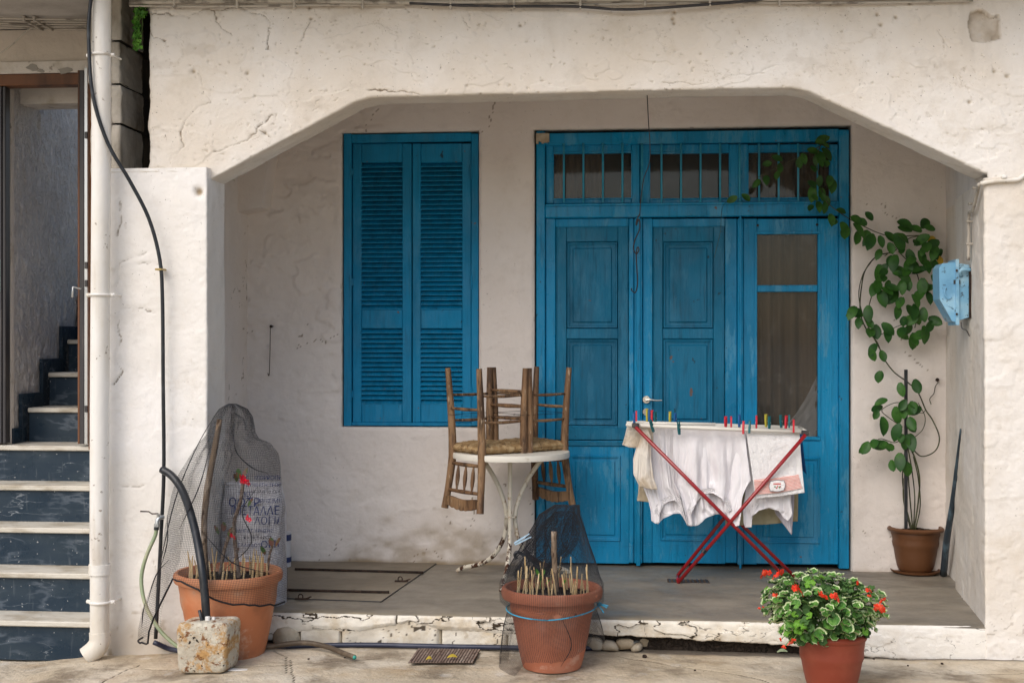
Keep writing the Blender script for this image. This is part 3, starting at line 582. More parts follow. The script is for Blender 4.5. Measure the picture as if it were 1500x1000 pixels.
def pebble(name, c, r, parent, mat=m_stone, seed=0, n=2):
    bm = bmesh.new(); bmesh.ops.create_icosphere(bm, subdivisions=n, radius=1); rr = random.Random(seed)
    off = rr.random() * 40
    for v in bm.verts:
        k = 1 + .75 * float(fbm(np.array(v.co.x * 1.3 + off), np.array(v.co.z * 1.3 + v.co.y * .9 + off), 3))
        v.co = Vector([math.copysign(abs(a) ** .75, a) for a in v.co]) * k; v.co = Vector((v.co.x * r[0], v.co.y * r[1], v.co.z * r[2]))
    me = bpy.data.meshes.new(name); bm.to_mesh(me); bm.free(); me.materials.append(mat)
    me.polygons.foreach_set('use_smooth', [True] * len(me.polygons))
    return link(me, name, parent, Vector(c) - (woff(parent) if parent else Vector((0, 0, 0))), (0, rr.uniform(-.15, .15), rr.uniform(-.3, .3)))
STN = [(395, 440, 915, 948), (441, 498, 920, 948), (502, 642, 916, 944), (648, 742, 920, 947), (745, 850, 924, 950), (858, 884, 932, 952), (882, 906, 938, 953), (905, 928, 936, 951), (1236, 1262, 945, 962), (925, 940, 943, 954)]
for i, (a, b, t, u) in enumerate(STN):
    p0 = P(a, u, 0); p1 = P(b, t, 0); w_ = (p1.x - p0.x) / 2 * 1.05; h_ = (p1.z - p0.z) / 2
    if w_ > .09:          # dressed stones of the lower course
        xs = np.linspace(-w_, w_, 40); zz = np.linspace(-h_ - .03, h_ + .02, 24); X, Z = np.meshgrid(xs, zz, indexing='ij')
        e = np.maximum(abs(X) / w_, 0); Y = -.020 - .012 * fbm(X * 9 + i * 7, Z * 12, 4) + .05 * np.clip((e - .93) / .07, 0, 1) ** 2 - .003 * fbm(X * 40, Z * 40 + i, 3) + .008
        cr = .8 * (abs(fbm(X * 6 + 3 * i, Z * 8, 4)) < .01)
        me = gridmesh('stone', np.stack([X, Y, Z], -1), m_curb, attrs={'wear': np.clip(.45 + 1.2 * fbm(X * 7 + i, Z * 9, 4), 0, 1), 'crack': cr})
        link(me, 'stone', step, ((p0.x + p1.x) / 2, 0, (p0.z + p1.z) / 2))
    else: pebble('stone', ((p0.x + p1.x) / 2, .01, (p0.z + p1.z) / 2), (w_, .05, h_), step, seed=i)
o = pebble('loose_stone', G(945, 943, .02) + Vector((0, .0, .012)), (.038, .03, .026), None, seed=33); tag(o, 'rounded beige stone lying loose at the end of the dark pipe under the step', 'stone')
o = pebble('stone_chip', G(944, 963, 0) + Vector((0, 0, .008)), (.012, .01, .008), None, m_rust, seed=34); tag(o, 'tiny brown stone chip on the paving just right of the front net pot', 'stone')
for i, (a, b, s) in enumerate([(618, 972, .008), (505, 966, .006), (1018, 985, .006), (1280, 968, .006), (1380, 975, .007), (1330, 978, .005), (770, 962, .006), (452, 968, .006)]):
    o = pebble('gravel_grain', G(a, b, 0) + Vector((0, 0, .012)), (s, s, s * .7), None, m_rust, seed=50 + i, n=1); tag(o, 'dark crumb of grit scattered on the street paving', 'grit', 'grit crumbs on the paving')

# ------------------------------------------------------------------ WINDOW with louvred shutters
yw = YB + .028
def bx(px0, px1, py0, py1, y0, y1, c=.003, mb=None):
    mb = mb or MB(); cx = (px0 + px1) / 2
    return mb.box((PX(px0, YB), y0, PZ(py1, YB, cx)), (PX(px1, YB), y1, PZ(py0, YB, cx)), c)
f = MB(); bx(502.5, 514, 195, 624, yw - .012, yw + .08, mb=f); bx(690, 700.5, 195, 624, yw - .012, yw + .08, mb=f); bx(514, 690, 195, 207.5, yw - .010, yw + .08, mb=f); bx(514, 690, 619, 624, yw - .005, yw + .08, mb=f)
f.build('window_frame', m_bluew, house)
slat_up = None
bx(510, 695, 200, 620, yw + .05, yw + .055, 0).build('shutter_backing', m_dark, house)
for (a, b, la, lb) in ((515, 601.5, 528, 588), (603, 689.5, 615, 676)):
    s = MB(); y0, y1 = yw + .002, yw + .036
    bx(a, la, 209, 619, y0, y1, .004, s); bx(lb, b, 209, 619, y0, y1, .004, s)
    bx(la + .2, lb - .2, 209, 237, y0 + .003, y1, .004, s); bx(la + .2, lb - .2, 453, 481, y0 + .003, y1, .004, s); bx(la + .2, lb - .2, 592, 619, y0 + .003, y1, .004, s)
    # narrow bead round each louvred field
    sh = s.build('shutter', m_bluew, house)
    for (t, u, n) in ((237, 453, 31), (481, 592, 16)):
        z1 = PZ(t, YB, 600); z0 = PZ(u, YB, 600); h = (z1 - z0) / n; x0 = PX(la, YB) - .004; x1 = PX(lb, YB) + .004
        me = None
        for k in range(n):
            zc = z0 + h * (k + .5)
            if me is None:
                me = MB().prism([(-.016, -h * .54), (-.015, -h * .34), (.016, h * .50), (.015, h * .30)], 0, 1, 0).mesh('slat', m_bluew)
            o = link(me, 'slat', sh, Vector((x0, yw + .020, zc + random.uniform(-.0006, .0006))) - HO, (random.uniform(-.03, .03), random.uniform(-.002, .002), 0), (x1 - x0, 1, 1))
    hx = a - 1 if a < 550 else b + 1
    for py in (252, 413, 577):
        c = P(hx, py, yw - .014); h_ = MB().tube([c + Vector((0, 0, -.036)), c + Vector((0, 0, .036))], .0055, 8).tube([c + Vector((0, 0, -.043)), c + Vector((0, 0, -.036))], .004, 8).tube([c + Vector((0, 0, .036)), c + Vector((0, 0, .043))], .004, 8).box(c + Vector((-.012, .004, -.022)), c + Vector((.012, .012, .022)), .001)
        h_.build('hinge', m_bluew, sh, smooth=40)

# ------------------------------------------------------------------ DOOR
yd = YB + .045
door = MB()
bx(785, 798, 191, 830, yd - .02, yd + .06, .004, door); bx(1230, 1245, 189, 834, yd - .018, yd + .06, .004, door); bx(798, 1230, 191, 209, yd - .018, yd + .06, .004, door)
bx(798, 1230, 298, 317, yd - .022, yd + .05, .006, door); bx(799, 1229, 296.5, 300, yd - .040, yd - .02, .004, door)
DR = door.build('door', m_blue, house, label='blue double door with side panel and barred fanlights')
def dpart(name, mb, mat, **k): return mb.build(name, mat, DR, **k)
def frame(a, b, t, u, ga, gb, gt, gu, y0, y1, c=.004, mb=None):
    mb = mb or MB()
    bx(a, ga, t, u, y0, y1, c, mb); bx(gb, b, t, u, y0, y1, c, mb); bx(ga + .2, gb - .2, t, gt, y0 + .002, y1, c, mb); bx(ga + .2, gb - .2, gu, u, y0 + .002, y1, c, mb); return mb
# fanlights
for i, (a, b, ga, gb, gt, gu) in enumerate(((799, 937, 810, 925, 223, 290), (938, 1083, 952, 1069, 223, 290), (1084, 1229.5, 1097, 1217, 221, 289))):
    fr = frame(a, b, 209.5, 297, ga, gb, gt, gu, yd + .004, yd + .045)
    fr.ring(PX(ga - 2, YB), PX(gb + 2, YB), PZ(gu + 2, YB, ga), PZ(gt - 2, YB, ga), yd + .004, .010, .005)
    dpart('fanlight_frame', fr, m_blue)
    dpart('pane', bx(ga - 2, gb + 2, gt - 2, gu + 2, yd + .028, yd + .031, 0), m_glass)
    rng = {0: (ga - 3, 885), 1: None, 2: (ga - 3, gb + 3)}[i]
    if rng:
        x0, x1 = PX(rng[0], YB), PX(rng[1], YB); xs = np.linspace(x0, x1, 90); zz = np.linspace(PZ(295, YB), PZ(212, YB), 4); X, Z = np.meshgrid(xs, zz, indexing='ij')
        Y = yd + .06 + .012 * np.sin(X * 95 + 3 * np.sin(X * 9)) + .006 * np.sin(X * 210)
        link(gridmesh('curtain', np.stack([X, Y, Z], -1), m_curt, off=HO), 'curtain', DR)
    else: pass
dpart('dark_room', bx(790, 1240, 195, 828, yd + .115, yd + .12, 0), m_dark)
bars = [826 + 28.6 * k for k in range(14)]
for b in bars:
    a0 = P(b, 210, yd - .028); a1 = P(b, 297, yd - .028)
    dpart('bar', MB().tube([a0, a1], .0062, 8), m_blueb, smooth=True)
# astragals between leaves
dpart('meeting_strip', bx(929, 941, 319, 826, yd - .022, yd + .04, .005).box((PX(932, YB), yd - .032, PZ(826, YB)), (PX(938, YB), yd - .021, PZ(319, YB)), .003), m_blue)
dpart('meeting_strip', bx(1081, 1089, 319, 828, yd - .018, yd + .04, .005).box((PX(1083.5, YB), yd - .026, PZ(828, YB)), (PX(1086.5, YB), yd - .017, PZ(319, YB)), .003), m_blue)
# leaves 1 and 2: frame, old dark inset shutter, panels, lower raised panel
for i, (a, b, ia, ib, pa, pb, la, lb) in enumerate(((798.5, 928.5, 813, 921, 829, 905, 834, 909), (941.5, 1080.5, 956, 1063, 971, 1046, 967, 1054))):
    L = frame(a, b, 319, 826, ia, ib, 331, 646, yd, yd + .04)
    leaf = dpart('door_leaf', L, m_blue)
    ins = frame(ia + .5, ib - .5, 331, 645, pa, pb, 353, 624, yd + .010, yd + .038, .003); bx(pa + .2, pb - .2, 481, 496, yd + .012, yd + .038, .003, ins)
    ins.ring(PX(ia + 1, YB), PX(ib - 1, YB), PZ(645, YB, ia), PZ(331, YB, ia), yd + .010, .008, .004)
    dpart('inset_shutter', ins, m_blued, label='darker old blue inset board')
    for (t, u) in ((353, 481), (496, 624)):
        pn = bx(pa - 1, pb + 1, t - 1, u + 1, yd + .026, yd + .036, 0); x0, x1, z0, z1 = PX(pa, YB), PX(pb, YB), PZ(u, YB, pa), PZ(t, YB, pa)
        pn.ring(x0 + .001, x1 - .001, z0 + .001, z1 - .001, yd + .026, .022, .013); bx(pa + 9, pb - 9, t + 9, u - 9, yd + .016, yd + .03, .006, pn)
        for q in (pa + 20, pb - 20): bx(q, q + .8, t + 10, u - 10, yd + .0145, yd + .02, .0005, pn)
        dpart('panel', pn, m_blued)
    lw = MB(); bx(ia + .5, ib - .5, 627, 645, yd - .004, yd + .01, .004, lw); bx(a + 2, b - 2, 647, 654, yd - .010, yd + .0, .004, lw); dpart('rail', lw, m_blue if i else m_blued)
    pn = MB(); x0, x1, z0, z1 = PX(la, YB), PX(lb, YB), PZ(793, YB, la), PZ(667, YB, la)
    bx(ia, ib, 646, 826, yd + .0, yd + .02, 0, pn)
    pn.ring(x0, x1, z0, z1, yd, .020, .012); bx(la + 8, lb - 8, 675, 785, yd - .009, yd + .005, .006, pn)
    bx(a + 1, b - 1, 800, 801, yd - .002, yd + .002, .0005, pn)
    dpart('panel', pn, m_blue)
# third leaf with two panes
L = frame(1089.5, 1230, 319, 828, 1110, 1199.5, 342, 640, yd, yd + .04); bx(1110, 1199.5, 417, 427, yd - .002, yd + .035, .004, L)
bx(1106, 1204, 338, 342, yd - .006, yd + .002, .002, L); bx(1106, 1110, 342, 640, yd - .006, yd + .002, .002, L); bx(1199.5, 1204, 342, 640, yd - .006, yd + .002, .002, L)
bx(1107, 1203, 640.5, 645, yd - .012, yd + .002, .003, L)
dpart('door_leaf', L, m_blue)
for (t, u) in ((341, 418), (426, 641)): dpart('pane', bx(1109, 1201, t, u, yd + .020, yd + .023, 0), m_glass)
xs = np.linspace(PX(1100, YB), PX(1210, YB), 160); zz = np.linspace(PZ(646, YB), PZ(335, YB), 60); X, Z = np.meshgrid(xs, zz, indexing='ij')
Y = yd + .065 + .024 * np.sin(X * 62 + 2.5 * np.sin(X * 13) + .3 * Z) + .004 * np.sin(X * 170 + Z) + .01 * fbm(X * 9, Z * 2, 3)
link(gridmesh('curtain', np.stack([X, Y, Z], -1), m_curt, off=HO), 'curtain', DR)
xs = np.linspace(0, 1, 26); X, V = np.meshgrid(xs, xs, indexing='ij')
a0 = P(1140, 610, 0); wv = .16
Xw = PX(1142, YB) + .235 * X; Zw = PZ(638, YB) + V * (.05 + .33 * X ** 1.6); Yw = yd + .036 + .03 * fbm(X * 5, V * 7, 4) * (abs(fbm(X * 5, V * 5, 3)) * 3 + .4)
link(gridmesh('plastic_wrap', np.stack([Xw, Yw, Zw], -1), m_plastic, off=HO), 'plastic_wrap', DR)
pn = MB(); x0, x1, z0, z1 = PX(1109, YB), PX(1203, YB), PZ(797, YB, 1150), PZ(670, YB, 1150)
bx(1109, 1200.5, 646, 827, yd, yd + .02, 0, pn); pn.ring(x0, x1, z0, z1, yd, .020, .012); bx(1118, 1194, 679, 788, yd - .009, yd + .004, .006, pn); dpart('panel', pn, m_blue)
c = P(1034, 0, 0)
for (a, b) in ((1110, 330), (1197, 329)):
    c = P(a, b, yd - .003); dpart('bolt', MB().tube([c, c + Vector((0, .01, 0))], .008, 8), m_rust)
# lever handle and keyhole rosette
c = P(947, 585, yd - .012); hb = MB()
hb.tube([c + Vector((0, .012, 0)), c + Vector((0, -.004, 0))], [.024, .022], 24); hb.tube([c, c + Vector((0, -.042, 0))], .008, 10)
hb.tube([c + Vector((-.004, -.042, 0)), c + Vector((.02, -.046, .001)), c + Vector((.06, -.044, -.003)), c + Vector((.092, -.040, -.002))], [.008, .008, .006, .005], 10, smooth=4)
H_ = dpart('handle', hb, m_steel, smooth=40)
c2 = P(947, 603, yd - .012); MB().tube([c2 + Vector((0, .012, 0)), c2 + Vector((0, -.004, 0))], [.024, .022], 24).build('keyhole_plate', m_steel, DR, smooth=40)
k = MB(); k.tube([c2 + Vector((0, -.0045, .005)), c2 + Vector((0, -.006, .005))], .0045, 10).box(c2 + Vector((-.0025, -.006, -.012)), c2 + Vector((.0025, -.0045, .003)))
k.build('keyhole', m_dark, DR)

# ------------------------------------------------------------------ neighbour entrance on the left
YN = .80
nb = thing('neighbouring_house', 'beige neighbouring entrance bay with brown door frame and grey stucco stairwell left of the downpipe', 'house', (-2.6, YN, 0))
NO = Vector((-2.6, YN, 0))
zl1 = PZ(108, YN, 60); zl0 = PZ(90, YN, 60); zf = PZ(125, YN, 60)
XR = PX(134, YN)
m_beigew = plaster('beige_wall_paint', (.62, .56, .49), (.55, .48, .40), k=.5)
MB().box((-5.2, YN, zl0), (-2.05, YN + .2, 3.32), .002).build('upper_wall', m_beigew, nb)
MB().box((-5.2, YN - .015, zl1), (-2.05, YN + .2, zl0 - .001), .004).build('lintel', m_trimw, nb)
st = MB()
for (a, b, r_) in ((48, 99, .035), (95, 104, .04), (60, 104, .02)):
    c = P(a, b, YN - .016); pts = [(c.x + r_ * math.cos(t) * (1 + .3 * math.sin(3 * t + a)), c.z + .5 * r_ * math.sin(t) * (1 + .3 * math.sin(2 * t + a))) for t in np.linspace(0, 6.28, 13)[:-1]]
    st.prism(pts, YN - .019, YN - .010)
st.build('cement_smear', M('grey_cement', (.33, .31, .28), .9, .1), nb)
MB().box((PX(-60, YN), YN - .01, zf), (XR, YN + .09, zl1 - .002), .004).build('door_frame', m_brown, nb)
xl = PX(8, YN + .04)
MB().box((-5.2, YN, .7), (PX(-30, YN), YN + .2, zl1 - .002)).build('side_wall', m_beigew, nb)
fl_ = thing('x', '', '') if False else None
lf = MB().box((PX(-30, YN) + .002, YN + .0, .93), (PX(2, YN), YN + .05, zf - .002), .003).build('door', m_charcoal, nb, label='fixed dark side leaf of the entrance')
MB().box((PX(-22, YN), YN - .004, PZ(425, YN)), (PX(0.5, YN), YN + .0, PZ(375, YN))).build('pane', M('pale_pane', (.3, .4, .38), .1, .6), lf)
MB().box((PX(3, YN), YN + .004, .93), (PX(7.5, YN), YN + .06, zf - .002), .003).build('door_frame', m_charcoal, nb)
# open leaf seen edge-on at the right, with aluminium edge
ol = MB(); ol.box((PX(116.5, YN - .05), YN - .05, .935), (PX(123, YN - .05), YN + .55, PZ(103, YN - .05, 120)), .002)
OL = ol.build('door', m_charcoal, nb, label='open dark metal leaf seen edge-on')
MB().box((PX(113.5, YN - .05), YN - .048, .935), (PX(116.3, YN - .05), YN + .5, PZ(103, YN - .05, 120)), .001).build('trim', m_brown, OL)
MB().box((PX(123.5, YN - .06), YN - .06, .935), (PX(128, YN - .06), YN + .02, PZ(100, YN - .05, 120)), .001).build('edge_strip', m_silver, OL)
for py in (190, 385, 412, 600): MB().box((PX(123.6, YN - .07), YN - .068, PZ(py + 6, YN)), (PX(127.5, YN - .07), YN - .055, PZ(py - 4, YN)), .001).build('latch', m_charcoal, OL)
c = P(119, 423, YN - .1); MB().tube([c, c + Vector((-.04, -.02, .01)), c + Vector((-.04, -.03, -.05))], .006, 8).build('handle', m_silver, OL, smooth=True)
MB().box((PX(129.5, YN - .03), YN - .03, .90), (PX(139, YN - .03), YN + .2, PZ(90, YN, 130)), .003).build('door_jamb', m_orange, nb)
MB().box((PX(139.5, YN - .05), YN - .10, -.1), (-2.04, YN + .2, 3.33), .003).build('pier', m_white, nb)
MB().box((-2.14, .06, -.2), (-2.085, YN - .09, 3.33), .003).build('pier_side', m_white, nb)
# stairwell
XW = PX(15, YN + .12)
xs = np.linspace(YN + .1, 3.2, 130); zz = np.linspace(.9, 3.2, 170); Y, Z = np.meshgrid(xs, zz, indexing='ij')
X = XW + .030 * fbm(Y * 30, Z * 11, 5, .6) + .008 * fbm(Y * 90, Z * 40, 2)
link(gridmesh('stairwell_wall', np.stack([X, Y, Z], -1), m_rough, off=NO), 'stairwell_wall', nb)
MB().box((XW - .2, YN + .09, .9), (XW + .02, YN + .13, zf), .004).build('stairwell_wall', m_trimw, nb)
MB().box((XW - .05, YN + .25, PZ(152, YN + .25, 60)), (-2.1, YN + .45, 3.2), .004).build('inner_lintel', m_trimw, nb)
MB().box((XW - .05, YN + .45, PZ(148, YN + .3, 60)), (-2.1, YN + .5, 3.3)).build('stairwell_ceiling', m_soffit, nb)
MB().box((XW - .1, 3.2, .9), (-2.0, 3.3, 3.6)).build('stairwell_wall', m_rough, nb)
MB().box((-2.2, YN + .2, .9), (-2.1, 3.3, 1.75)).build('stairwell_wall', m_rough, nb)  # unseen right wall, kept low to let sky light into the stairwell
# staircase
RR = .204; Z0S = -.10
stc = thing('staircase', 'outdoor stair of black marble risers and pale marble treads rising into the entrance', 'staircase', (-2.7, .0, Z0S))
def stone_y(k): return (.80 - .215 * (5 - k)) if k <= 5 else .80 + .27 * (k - 5)
for k in range(1, 11):
    y = stone_y(k); z = Z0S + RR * k; x0 = -4.2 if k <= 5 else XW + .03 + .012; x1 = -2.105 if k <= 5 else -2.18
    rn = (.215 if k < 5 else .27)
    MB().box((x0, y, z - RR + .0), (x1, y + .025, z - .030), .002).build('riser', m_marble, stc)
    t = MB(); t.box((x0, y - .022, z - .028), (x1, y + rn + .024, z), .005); t.build('tread', m_tread, stc)
    if k > 5:      # black skirting steps along the wall
        MB().box((XW + .006, y - .06, z - RR), (XW + .030, y + rn - .06 - .003, z + .085), .002).build('skirting', m_marble, stc)
MB().box((XW + .006, YN + .10, Z0S + 5 * RR + .002), (XW + .030, stone_y(6) - .063, Z0S + 5 * RR + .09), .002).build('skirting', m_marble, stc)
MB().box((-4.2, .84, -.2), (-2.1, 3, .87)).build('stair_core', m_hollow, stc)
# block pier in the dark gap beside the beam
bp = thing('block_pier', 'stained concrete block pier in the dark gap between downpipe and beam', 'pier', (-2.05, .3, ZT - .3))
jz = [ZT - .05, PZ(183, .1, 175), PZ(125, .1, 175), PZ(62, .1, 175), 3.33]
for i in range(4):
    z0, z1 = jz[i] + .005, jz[i + 1] - .005; x1 = PX(180 - 3 * (3 - i) * .5, .08)
    gx = np.linspace(0, 1, 46); X, Z = np.meshgrid(gx, np.linspace(0, 1, 30), indexing='ij')
    # plan path: front face then receding side face
    L1 = abs(x1 + 2.20); L2 = .30; s = X * (L1 + L2); xx = np.where(s < L1, -2.20 + s, x1); yy = np.where(s < L1, .07, .07 + s - L1)
    d_ = .014 * fbm(X * 5 + i * 3, Z * 5, 4) + .004 * fbm(X * 20, Z * 20 + i, 3); ed_ = .006 * (np.exp(-Z / .02) + np.exp(-(1 - Z) / .03)); d_ = d_ - ed_
    xx = xx + np.where(s < L1, 0, d_) + .008 * random.uniform(-1, 1); yy = yy - np.where(s < L1, d_, 0)
    link(gridmesh('block', np.stack([xx, yy, z0 + (z1 - z0) * Z], -1), m_block, off=woff(bp)), 'block', bp)
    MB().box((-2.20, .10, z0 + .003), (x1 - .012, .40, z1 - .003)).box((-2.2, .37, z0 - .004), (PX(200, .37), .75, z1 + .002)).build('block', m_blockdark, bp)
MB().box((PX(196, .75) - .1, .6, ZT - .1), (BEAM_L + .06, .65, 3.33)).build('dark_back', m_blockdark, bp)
# ------------------------------------------------------------------ downpipe
pc = PX(146, -.16); dp = thing('downpipe', 'white painted rain downpipe running down beside the black marble stairs', 'downpipe', (pc, -.16, 0))
R1 = .047
b = MB(); b.tube([(pc + .01, -.16, 3.33), (pc + .008, -.16, 2.4), (pc, -.16, 1.2), (pc - .002, -.16, PZ(838, -.16, 150))], R1, 24); b.build('pipe', m_pvc, dp, smooth=40)
b = MB(); zt = PZ(826, -.16, 150); zq = PZ(940, -.16, 150)
b.tube([(pc, -.16, zt), (pc, -.16, zt - .05)], R1 * 1.14, 24); b.tube([(pc, -.16, zt - .045), (pc, -.16, zq)], R1 * 1.0, 24); b.tube([(pc, -.16, zq + .05), (pc, -.16, zq + .0), (pc - .02, -.17, zq - .035), (pc - .06, -.185, zq - .068)], [R1 * 1.08, R1 * 1.1, R1 * 1.08, R1 * 1.04], 24, smooth=5)
b.build('pipe_shoe', m_pvc, dp, smooth=40)
for py in (81, 432, 881):
    z = PZ(py, -.16, 148); b = MB(); b.tube([(pc + .004 + (R1 + .004) * math.cos(a), -.16 + (R1 + .004) * math.sin(a), z) for a in np.linspace(math.pi, 2 * math.pi, 14)], .007, 8)
    for s in (-1, 1): b.tube([(pc + .004 + s * (R1 + .002), -.16, z), (pc + .004 + s * (R1 + .024), -.155, z)], .010, 8); b.tube([(pc + .004 + s * (R1 + .016), -.17, z), (pc + .004 + s * (R1 + .016), -.06, z)], .006, 8)
    b.build('clamp', m_pvc, dp, smooth=40)

# ------------------------------------------------------------------ cables along the top of the beam
def cable(name, pts, r, mat, label, cat, parent=None, group=None, smooth=5, n=8):
    o = MB().tube(pts, r, n, smooth=smooth).build(name, mat, parent, smooth=True)
    if parent is None: tag(o, label, cat, group)
    return o
cb = thing('cable_bundle', 'bundle of painted cables clipped along the top of the white beam', 'cables', (0, -.03, 3.2))
for i, (ya, yb, y) in enumerate(((1, -9, -.035), (5, -3, -.028), (8.5, 1, -.030), (3, -6, -.045))):
    pts = []
    for px in range(190, 1500, 95):
        py = ya + (yb - ya) * max(0, (px - 700)) / 800 + 1.2 * math.sin(px * .013 + i * 2) ; pts.append(P(px, py, y))
    MB().tube(pts, .0062 if i != 3 else .010, 8, smooth=4).build('cable', m_cable, cb, smooth=True)
pts = [P(600, 5, -.05), P(700, 9, -.05), P(840, 10, -.05), P(900, 14, -.05), P(950, 13, -.05), P(1060, 5, -.05), P(1130, -2, -.05)]
MB().tube(pts, .007, 8, smooth=5).build('cable', m_charcoal, cb, smooth=True)
for px in (255, 347, 431, 531, 660, 753, 850, 945, 1040, 1142):
    q = P(px, 4 if px < 900 else 0, -.05); MB().box(q + Vector((-.006, -.006, -.030)), q + Vector((.006, .02, .03)), .003).build('clip', m_cable, cb)
c2b = thing('cable_bundle', 'bundle of painted cables across the beige wall above the stair entrance', 'cables', (-2.7, YN - .05, 3.2))
for i, py in enumerate((28, 31.5, 35, 38.5, 42)):
    MB().tube([G(-60, py - 3, 3.308), G(20, py - .5 + .6 * math.sin(i), 3.306), G(70, py + .6, 3.308), G(140, py + 1.2, 3.308)], .0056, 8, smooth=4).build('cable', m_cable, c2b, smooth=True)
for px in (50, 65): 
    q = G(px, 36, 3.305); MB().box(q + Vector((-.006, -.13, -.012)), q + Vector((.006, .11, .018)), .003).build('clip', m_cable, c2b)
cable('thin_cable', [P(-20, 92, YN - .2), P(15, 68, YN - .2), P(36, 48, YN - .2), P(48, 40, YN - .2)], .0045, m_cable, 'thin grey cable sagging away from the wall bundle above the stair entrance', 'cable')

# ------------------------------------------------------------------ black water pipe, tap, hoses
cable('water_pipe', [P(136, -20, -.22), P(131, 20, -.22), P(130, 60, -.22), P(136, 140, -.22), P(158, 210, -.2), P(190, 265, -.16), P(218, 320, -.13), P(234, 380, -.12), P(238, 440, -.12), P(239, 560, -.12), P(240, 690, -.12), P(236, 780, -.12), P(232, 860, -.13), P(228, 935, -.16)], .0095, m_black, 'long thin black water pipe curving past the downpipe and down the left pillar', 'pipe', n=10)
cl = thing('pipe_clip', 'small brass clip holding the thin black pipe to the left pillar', 'clip', P(236, 395, -.1))
MB().box(P(236, 395, -.1) + Vector((-.018, -.04, -.005)), P(236, 395, -.1) + Vector((.018, .03, .005)), .002).build('clip_band', M('brass', (.4, .3, .12), .4, .5, .7), cl)
cable('thick_pipe', [P(237, 687, -.15), P(252, 697, -.17), P(268, 720, -.22), P(283, 765, -.36), P(294, 820, -.49), P(300, 870, -.52), P(303, 920, -.53)], .0195, m_black, 'thick black pipe arching from the left pillar down into the rusty block', 'pipe', n=14)
tp = thing('water_tap', 'small lever tap on the black pipe with a green hose on it', 'tap', P(232, 765, -.16))
q = P(232, 762, -.16); b = MB(); b.tube([q + Vector((.02, .02, .015)), q + Vector((0, 0, .01)), q + Vector((-.006, -.005, -.03))], .011, 10, smooth=3).tube([q + Vector((-.006, -.005, -.015)), q + Vector((-.006, -.005, -.03))], .015, 8).tube([q + Vector((-.0, 0, .01)), q + Vector((0, -.004, .035))], .008, 8); b.build('tap_body', m_silver, tp, smooth=40)
MB().tube([q + Vector((0, -.004, .035)), q + Vector((-.03, -.008, .034)), q + Vector((-.045, -.01, .045)), q + Vector((-.088, -.012, .046))], .0035, 6).build('lever', m_rust, tp)
MB().tube([q + Vector((-.007, -.006, -.025)), q + Vector((-.008, -.006, -.045))], .013, 10).build('hose_nut', m_black, tp, smooth=40)
cable('green_hose', [q + Vector((-.008, -.006, -.035)), P(227, 785, -.17), P(214, 815, -.2), P(207, 848, -.22), P(213, 885, -.26), P(231, 918, -.3), P(252, 940, -.33), P(275, 954, -.34), P(300, 958, -.36)], .0095, m_green, 'faded green hose looping from the tap to the ground behind the rusty block', 'hose', n=10)
cable('ground_pipe', [P(225, 940, -.11), G(260, 952, -.03), G(330, 951, -.02), G(400, 947, .006), G(520, 944, .014), G(640, 946, .014), G(760, 948, .014), G(850, 949, .014), G(905, 947, .018), G(936, 941, .03)], .0125, m_bluewire, 'long dark blue water pipe lying along the foot of the porch step', 'pipe', n=12)
cable('pipe_joint', [G(920, 944, .025), G(936, 941, .03)], .017, m_silver, 'grey end fitting on the dark blue pipe under the step', 'pipe fitting', smooth=0)
e0 = G(519, 962, .02)
cable('brown_hose', [G(330, 948, .01) , G(395, 946, .02), G(425, 942, .035), G(452, 941, .04), G(480, 947, .03), G(503, 956, .02), e0], .0125, m_brownhose, 'short piece of dusty brown hose ending open on the paving', 'hose', n=12)
cable('hose_mouth', [e0 + Vector((-.001, .002, 0)), e0 + Vector((.004, -.006, -.001))], .0095, m_teal, 'green open mouth of the brown hose', 'hose end', smooth=0)

# ------------------------------------------------------------------ pots
def pot_shape(name, label, cat, c, R, Hh, rb, mat, rim=.03, rimh=.05, bands=(), n=64, pw=.8, soil=.04):
    t = thing(name, label, cat, c)
    prof = [(0.001, .004), (rb * .8, .003), (rb, 0), (rb + .004, .010)]
    for s in np.linspace(.04, 1, 14)[:-1]:
        r_ = rb + (R - rim - rb) * (s ** pw); z = s * (Hh - rimh)
        for bz in bands:
            if abs(s - bz) < .04: prof.append((r_ + .004, z)); break
        else: prof.append((r_, z))
    top = R - rim
    prof += [(top, Hh - rimh), (R - .004, Hh - rimh + .002), (R, Hh - rimh * .75), (R + .002, Hh - rimh * .4), (R - .002, Hh - .006), (R - .010, Hh), (R - .020, Hh - .002), (R - .026, Hh - .02), (R - .034, Hh - soil)]
    MB().lathe(prof, c, n, .004).build('pot_wall', mat, t, smooth=35)
    xs = np.linspace(.001, R - .03, 12); an = np.linspace(0, 2 * math.pi, 49)[:-1]; A, Rr = np.meshgrid(an, xs, indexing='ij')
    X = c[0] + Rr * np.cos(A); Y = c[1] + Rr * np.sin(A); Z = c[2] + Hh - soil + .012 * fbm(X * 30, Y * 30, 3) - .008 + .012 * (1 - Rr / R)
    link(gridmesh('soil', np.stack([X, Y, Z], -1), m_soil, wrap=True, off=c), 'soil', t)
    return t
PA = Vector((PX(335, -.2), -.20, -.025)); pA = pot_shape('flower_pot', 'large orange terracotta pot under black netting by the left pillar', 'plant pot', PA, .262, .425, .165, m_terra, .020, .048, (.72, .80))
PB = Vector((PX(808.5, -.32), -.32, 0)); pB = pot_shape('flower_pot', 'terracotta pot with a thick rolled rim tied round with blue twine', 'plant pot', PB, .236, .375, .135, m_terra2, .036, .052, (.83,))
PC = Vector((PX(1218, -.60), -.60, 0)); pC = pot_shape('flower_pot', 'dark red pot brimming with a variegated geranium, at the front right', 'plant pot', PC, .150, .25, .092, m_terra3, .006, .03, (.60, .66, .72), pw=.55)
